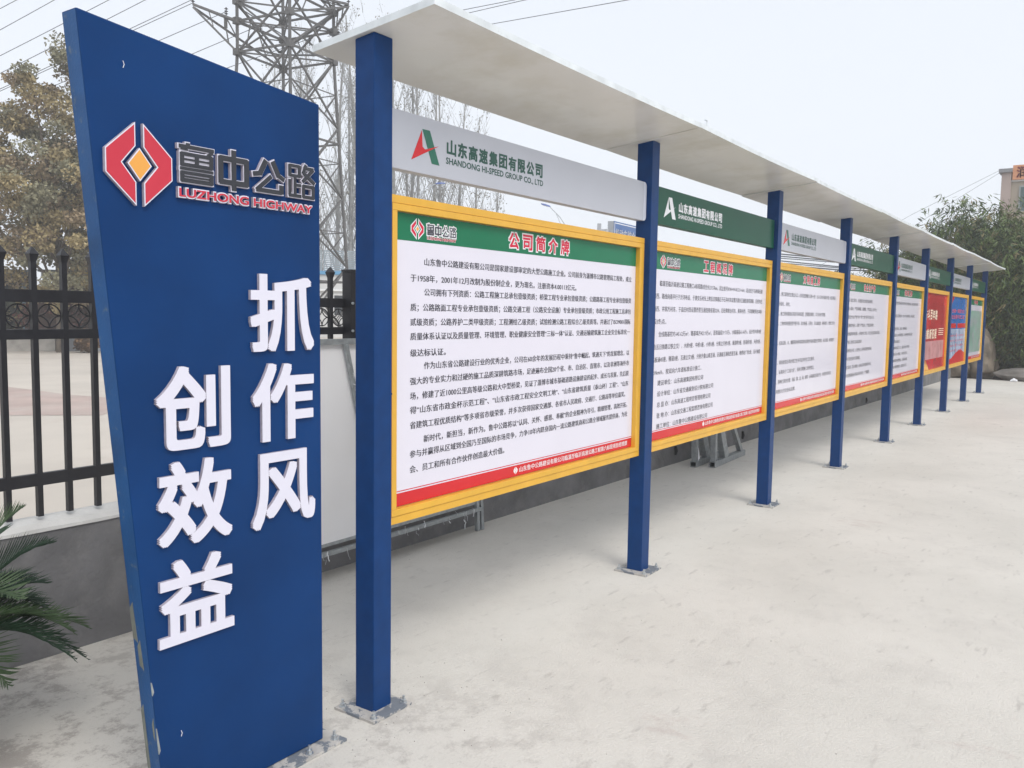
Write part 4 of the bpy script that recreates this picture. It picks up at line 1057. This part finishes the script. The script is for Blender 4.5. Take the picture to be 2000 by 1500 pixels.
# ------------------------------------------------------------------ street lamps, road sign
def lamp(base, pole_h, head, hd, label, cross=False):
    t = thing('street_lamp', (base[0], base[1], 0), label, 'street lamp')
    b0 = Vector((base[0], base[1], 0)); hv = Vector(head)
    MB().tube([b0, b0+Vector((0, 0, pole_h))], [.09, .05], 8).build('pole', mat('lamp_grey', (.45, .47, .5), .5, .1), t)
    top = b0+Vector((0, 0, pole_h)); mid = top.lerp(hv, .5)+Vector((0, 0, .28))
    MB().tube([top, top.lerp(mid, .5)+Vector((0, 0, .12)), mid, mid.lerp(hv, .6), hv], [.04, .035, .03, .028, .025], 6).build('arm', mat('lamp_grey', (.45, .47, .5), .5, .1), t)
    if cross: MB().tube([top+Vector((0, 0, -.5)), mid.lerp(hv, .4)], .02, 6).build('stay', mat('lamp_grey', (.45, .47, .5), .5, .1), t)
    d = Vector(hd).normalized(); 
    a = hv-d*.08; b_ = hv+d*.55; s = d.cross(Vector((0, 0, 1))).normalized()
    mb = MB()
    for k, (f_, w_, h) in enumerate(((0, .06, .04), (.25, .14, .07), (.6, .16, .08), (.9, .12, .05), (1, .05, .03))):
        p = a.lerp(b_, f_)
        mb.v += [tuple(p+s*x_*w_+Vector((0, 0, z_*h))) for x_, z_ in ((-1, -.6), (1, -.6), (.8, .6), (0, 1), (-.8, .6))]
    for k in range(4):
        for j in range(5): mb.f.append((k*5+j, k*5+(j+1) % 5, k*5+5+(j+1) % 5, k*5+5+j)); mb.mi.append(0)
    mb.f += [(4,3,2,1,0), (20,21,22,23,24)]; mb.mi += [0, 0]
    mb.build('lamp_head', mat('lamp_head_blue', (.05, .10, .33), .4, .1), t)
    MB().add([tuple(a.lerp(b_, f_)+s*x_*.1+Vector((0, 0, -.06))) for f_, x_ in ((.3, -1), (.85, -1), (.85, 1), (.3, 1))]+[tuple(a.lerp(b_, f_)+s*x_*.1+Vector((0, 0, -.05))) for f_, x_ in ((.3, -1), (.85, -1), (.85, 1), (.3, 1))],
             [(0,1,2,3),(7,6,5,4),(0,4,5,1),(1,5,6,2),(2,6,7,3),(3,7,4,0)]).build('lens', mat('lamp_lens', (.6, .6, .55), .2, .05), t)
lamp((39.0, 34.2), 8.45, (39.8, 33.29, 9.50), (.6, -.8, .05), 'street lamp with blue head in front of the poplars, above the first board', )
lamp((44.75, 26.4), 6.3, (44.03, 27.57, 8.22), (-.52, .85, .28), 'street lamp with blue head against open sky right of the poplars', True)
rs = thing('road_sign', (33.0, 17.0, 0), 'blue roadside signboard with white characters peeping over the first board', 'sign')
for u in (0.5, 3.1): MB().box(32.92+u-.06, 32.92+u+.06, 17.25+u*.075-.06, 17.25+u*.075+.06, 0, 5.6).build('support', mat('lamp_grey', (.45, .47, .5), .5, .1), rs)
sgd = Vector((.997, .075, 0)); sp = Vector((32.92, 16.91, 0)); sn = Vector((-.075, .997, 0))
def sb(u0, u1, v0, v1, z0, z1):
    mb = MB(); P_ = [sp+sgd*u+sn*v for u, v in ((u0, v0), (u1, v0), (u1, v1), (u0, v1))]
    mb.v = [tuple(p+Vector((0, 0, z))) for z in (z0, z1) for p in P_]
    mb.f = [(3,2,1,0),(4,5,6,7),(0,1,5,4),(1,2,6,5),(2,3,7,6),(3,0,4,7)]; mb.mi = [0]*6; return mb
sb(0, 3.6, 0, .30, 4.2, 5.74).build('sign_box', mat('sign_box_grey', (.35, .37, .40), .5, .1), rs)
sb(0.0, 3.6, -.02, -.001, 4.2, 5.74).build('sign_face', mat('sign_face_blue', (.03, .11, .32), .4, .1), rs)
fr = MB(); 
for a in ((.05, 3.55, -.026, -.021, 5.64, 5.68), (.05, 3.55, -.026, -.021, 4.26, 4.30), (.05, .09, -.026, -.021, 4.301, 5.639), (3.51, 3.55, -.026, -.021, 4.301, 5.639)):
    q = sb(*a); fr.add(q.v, q.f)
fr.build('white_border', M_wink, rs)
tmp = MB(); put_text(tmp, '机动车综合检测', .16, 3.40, 4.98, 5.42, 0, bold=.02)
tx = MB(); tx.v = [tuple(sp+sgd*x+sn*(-.028)+Vector((0, 0, z))) for x, y, z in tmp.v]; tx.f = tmp.f; tx.mi = tmp.mi
tx.build('sign_lettering', M_wink, rs)
cm_ = thing('camera_pole', (32.6, 17.5, 0), 'short grey pole with box end left of the blue roadside sign', 'pole')
MB().box(32.54, 32.68, 17.42, 17.56, 0, 5.62).build('shaft', mat('lamp_grey', (.45, .47, .5), .5, .1), cm_)
MB().box(32.62, 32.80, 17.10, 17.40, 5.24, 5.36).build('camera_box', mat('lamp_grey', (.45, .47, .5), .5, .1), cm_)

# ------------------------------------------------------------------ building at the right edge
rb = thing('corner_building', (37, -1, 0), 'beige building with an orange rooftop signboard behind the bamboo', 'building')
M_beige = mat('beige_render', (.36, .31, .25), .9, .08, 1)
MB().box(35.60, 43, -8, 1.40, 0, 7.20).build('wall', M_beige, rb)
MB().box(35.50, 36.1, 1.402, 1.72, 0, 7.05).build('pilaster', mat('pink_beige_render', (.40, .32, .29), .9, .08, 1), rb)
MB().box(35.42, 36.2, 1.36, 1.82, 7.05, 7.19).build('capital', mat('grey_cornice', (.24, .24, .25), .8, .1), rb)
MB().box(35.55, 35.598, -8, 1.40, 6.70, 6.76).build('string_course', M_cap, rb)
MB().box(35.50, 35.597, -5.5, 1.36, 6.765, 7.30).build('signboard', mat('orange_sign', (.60, .27, .14), .5, .06), rb)
tmp = MB(); put_text(tmp, '润', 0, .42, 6.82, 7.24, 0, bold=.02); put_text(tmp, '鸿', .55, .97, 6.82, 7.24, 0, bold=.02)
tx = MB(); tx.v = [(35.494, 1.24-x, z) for x, y, z in tmp.v]; tx.f = tmp.f; tx.mi = tmp.mi; tx.build('sign_lettering', mat('sign_magenta', (.62, .10, .14), .5, .05), rb)
for y1 in (1.12, -1.2, -3.5):
    for z0 in (5.55, 2.6):
        wf = MB().box(35.56, 35.596, y1-1.5, y1, z0, z0+.98).build('window', mat('window_frame_grey', (.30, .32, .32), .5, .05), rb)
        under(MB().box(35.553, 35.559, y1-.72, y1-.05, z0+.05, z0+.93), 'pane', mat('green_glass', (.08, .12, .12), .15, .1), wf, rb)
        under(MB().box(35.553, 35.559, y1-1.45, y1-.78, z0+.05, z0+.93), 'pane', mat('green_glass', (.08, .12, .12), .15, .1), wf, rb)

# ------------------------------------------------------------------ bamboo clumps
M_bam = [mat('bamboo_leaf', (.085, .125, .030), .6, .35, 3), mat('bamboo_leaf_dark', (.042, .068, .028), .6, .3, 3), mat('bamboo_leaf_straw', (.20, .17, .08), .6, .3, 3)]
M_culm = mat('bamboo_culm', (.09, .11, .04), .5, .3, 5)
def bamboo(x, y, H, rad, n, label, seed, per=120, wts=(.5, .35, .15)):
    random.seed(seed)
    t = thing('bamboo_clump', (x, y, 0), label, 'bamboo', 'bamboo at the end of the row')
    cu = MB(); lf = MB()
    for i in range(n):
        a = random.uniform(0, 6.28); rr = rad*math.sqrt(random.random())*.8; p = Vector((x+rr*math.cos(a), y+rr*math.sin(a), 0)); lean = Vector((math.cos(a)*rr, math.sin(a)*rr, 0))/max(rad, .1)*.16
        h = H*random.uniform(.62, 1.03)*(1-.20*(rr/rad)**2)
        pts_ = [p+Vector((0, 0, h*q/6))+lean*h*(q/6)**2 for q in range(7)]
        tipd = Vector((lean.x, lean.y, 0)).normalized() if lean.length > 0 else Vector((1, 0, 0))
        pts_[-1] += tipd*.25+Vector((0, 0, -.08*h*.3))
        cu.tube(pts_, [.022*(1-.85*q/6) for q in range(7)], 5, cap=False)
        for _ in range(per):
            f_ = random.uniform(.12, 1)**.8; k = min(int(f_*6), 5); c = pts_[k].lerp(pts_[k+1], f_*6-k)
            c = c+Vector((random.gauss(0, .28), random.gauss(0, .28), random.gauss(0, .15)))
            kk = random.choices((0, 1, 2), wts)[0]; d0 = Vector((random.uniform(-1, 1), random.uniform(-1, 1), -.5)).normalized()
            for _q in range(5):
                d = (d0+Vector((random.uniform(-.6, .6), random.uniform(-.6, .6), random.uniform(-.4, .3)))).normalized(); s = d.cross(Vector((random.uniform(-1, 1), random.uniform(-1, 1), 1))).normalized()
                q = c+Vector((random.uniform(-.08, .08), random.uniform(-.08, .08), random.uniform(-.08, .08))); L_ = random.uniform(.13, .24)
                lf.add([q, q+d*L_*.4+s*.017, q+d*L_, q+d*L_*.4-s*.017], [(0, 1, 2, 3)], kk)
    cu.build('culms', M_culm, t); lf.build('foliage', M_bam, t)
bamboo(24.6, 3.9, 3.1, 1.0, 34, 'low bamboo seen through the gaps between the far header strips', 1, 110, (.4, .3, .3))
bamboo(24.3, 2.15, 4.15, .95, 62, 'bamboo clump directly behind the far end of the canopy', 2, 150)
bamboo(24.5, 1.05, 4.95, .75, 56, 'tallest bamboo clump, its tip standing above the others left of the beige building', 3, 150)
bamboo(24.2, .25, 4.5, .95, 66, 'bamboo clump in front of the beige building', 4, 150, (.5, .2, .3))
bamboo(23.5, -.75, 3.95, .95, 66, 'greener bamboo clump cut by the right edge', 6, 150, (.75, .2, .05))
bamboo(24.0, -2.4, 4.6, 1.2, 40, 'bamboo clump outside the right edge', 7, 90)
bamboo(26.1, 1.2, 3.8, 1.6, 80, 'dark second row of bamboo behind the others', 8, 120, (.2, .75, .05))
bamboo(25.9, -1.0, 3.9, 1.5, 60, 'dark second row of bamboo beside the building front', 9, 110, (.2, .75, .05))

# ------------------------------------------------------------------ rocks, kerb at the far end
for (c, r_, s_, lb) in (((22.5, 1.25, .32), (.45, .55, .42), 1, 'brown landscaping boulder under the seventh board'), ((22.6, .58, .55), (.42, .30, .62), 2, 'tall upright boulder right of the last post'),
                        ((22.4, 2.1, .25), (.5, .5, .35), 3, 'brown boulder at the end of the wall'), ((22.9, .75, .28), (.4, .5, .4), 5, 'low boulder behind the last posts')):
    tag(lumpy(c, r_, s_*3.7, 4, .16).build('boulder', M_stone), lb, 'boulder', 'boulders at the end of the slab')
tag(lumpy((22.3, -.75, .12), (.45, 1.0, .22), 9.1, 4, .10).build('boulder', mat('grey_kerb_stone', (.17, .155, .14), .9, .25, 4, .4, 12)), 'long low grey stone at the right edge before the bamboo', 'boulder', 'boulders at the end of the slab')
tag(MB().tube([(21.7, -.15, .02), (21.72, -.22, .05), (21.71, -.30, .03)], [.02, .045, .02], 8).build('scrap_of_plastic', M_wink), 'small white scrap of plastic on the slab by the low grey stone', 'litter')
M_soil = mat('dark_soil', (.035, .03, .024), .95, .3, 4, .5, 20)
y_ = MB().add([(21.95, 2.6, .006), (22.2, .2, .006), (21.9, -1.6, .006), (21.5, -6, .006), (33, -8, .006), (33, 6, .006), (23, 5, .006)], [tuple(range(7))])
tag(y_.build('planting_bed_soil', M_soil), None, None, kind='structure')

# ------------------------------------------------------------------ thin fog
hz = MB().box(-420, 420, -420, 420, -1.2, 34)
hm = bpy.data.materials.new('thin_fog'); hm.use_nodes = True; t = hm.node_tree; t.nodes.remove(t.nodes['Principled BSDF'])
pv = t.nodes.new('ShaderNodeVolumePrincipled'); pv.inputs['Color'].default_value = (.95, .97, 1, 1); pv.inputs['Density'].default_value = .0026; pv.inputs['Anisotropy'].default_value = .15
t.links.new(pv.outputs[0], t.nodes['Material Output'].inputs['Volume'])
tag(hz.build('haze', hm), None, None, kind='stuff')
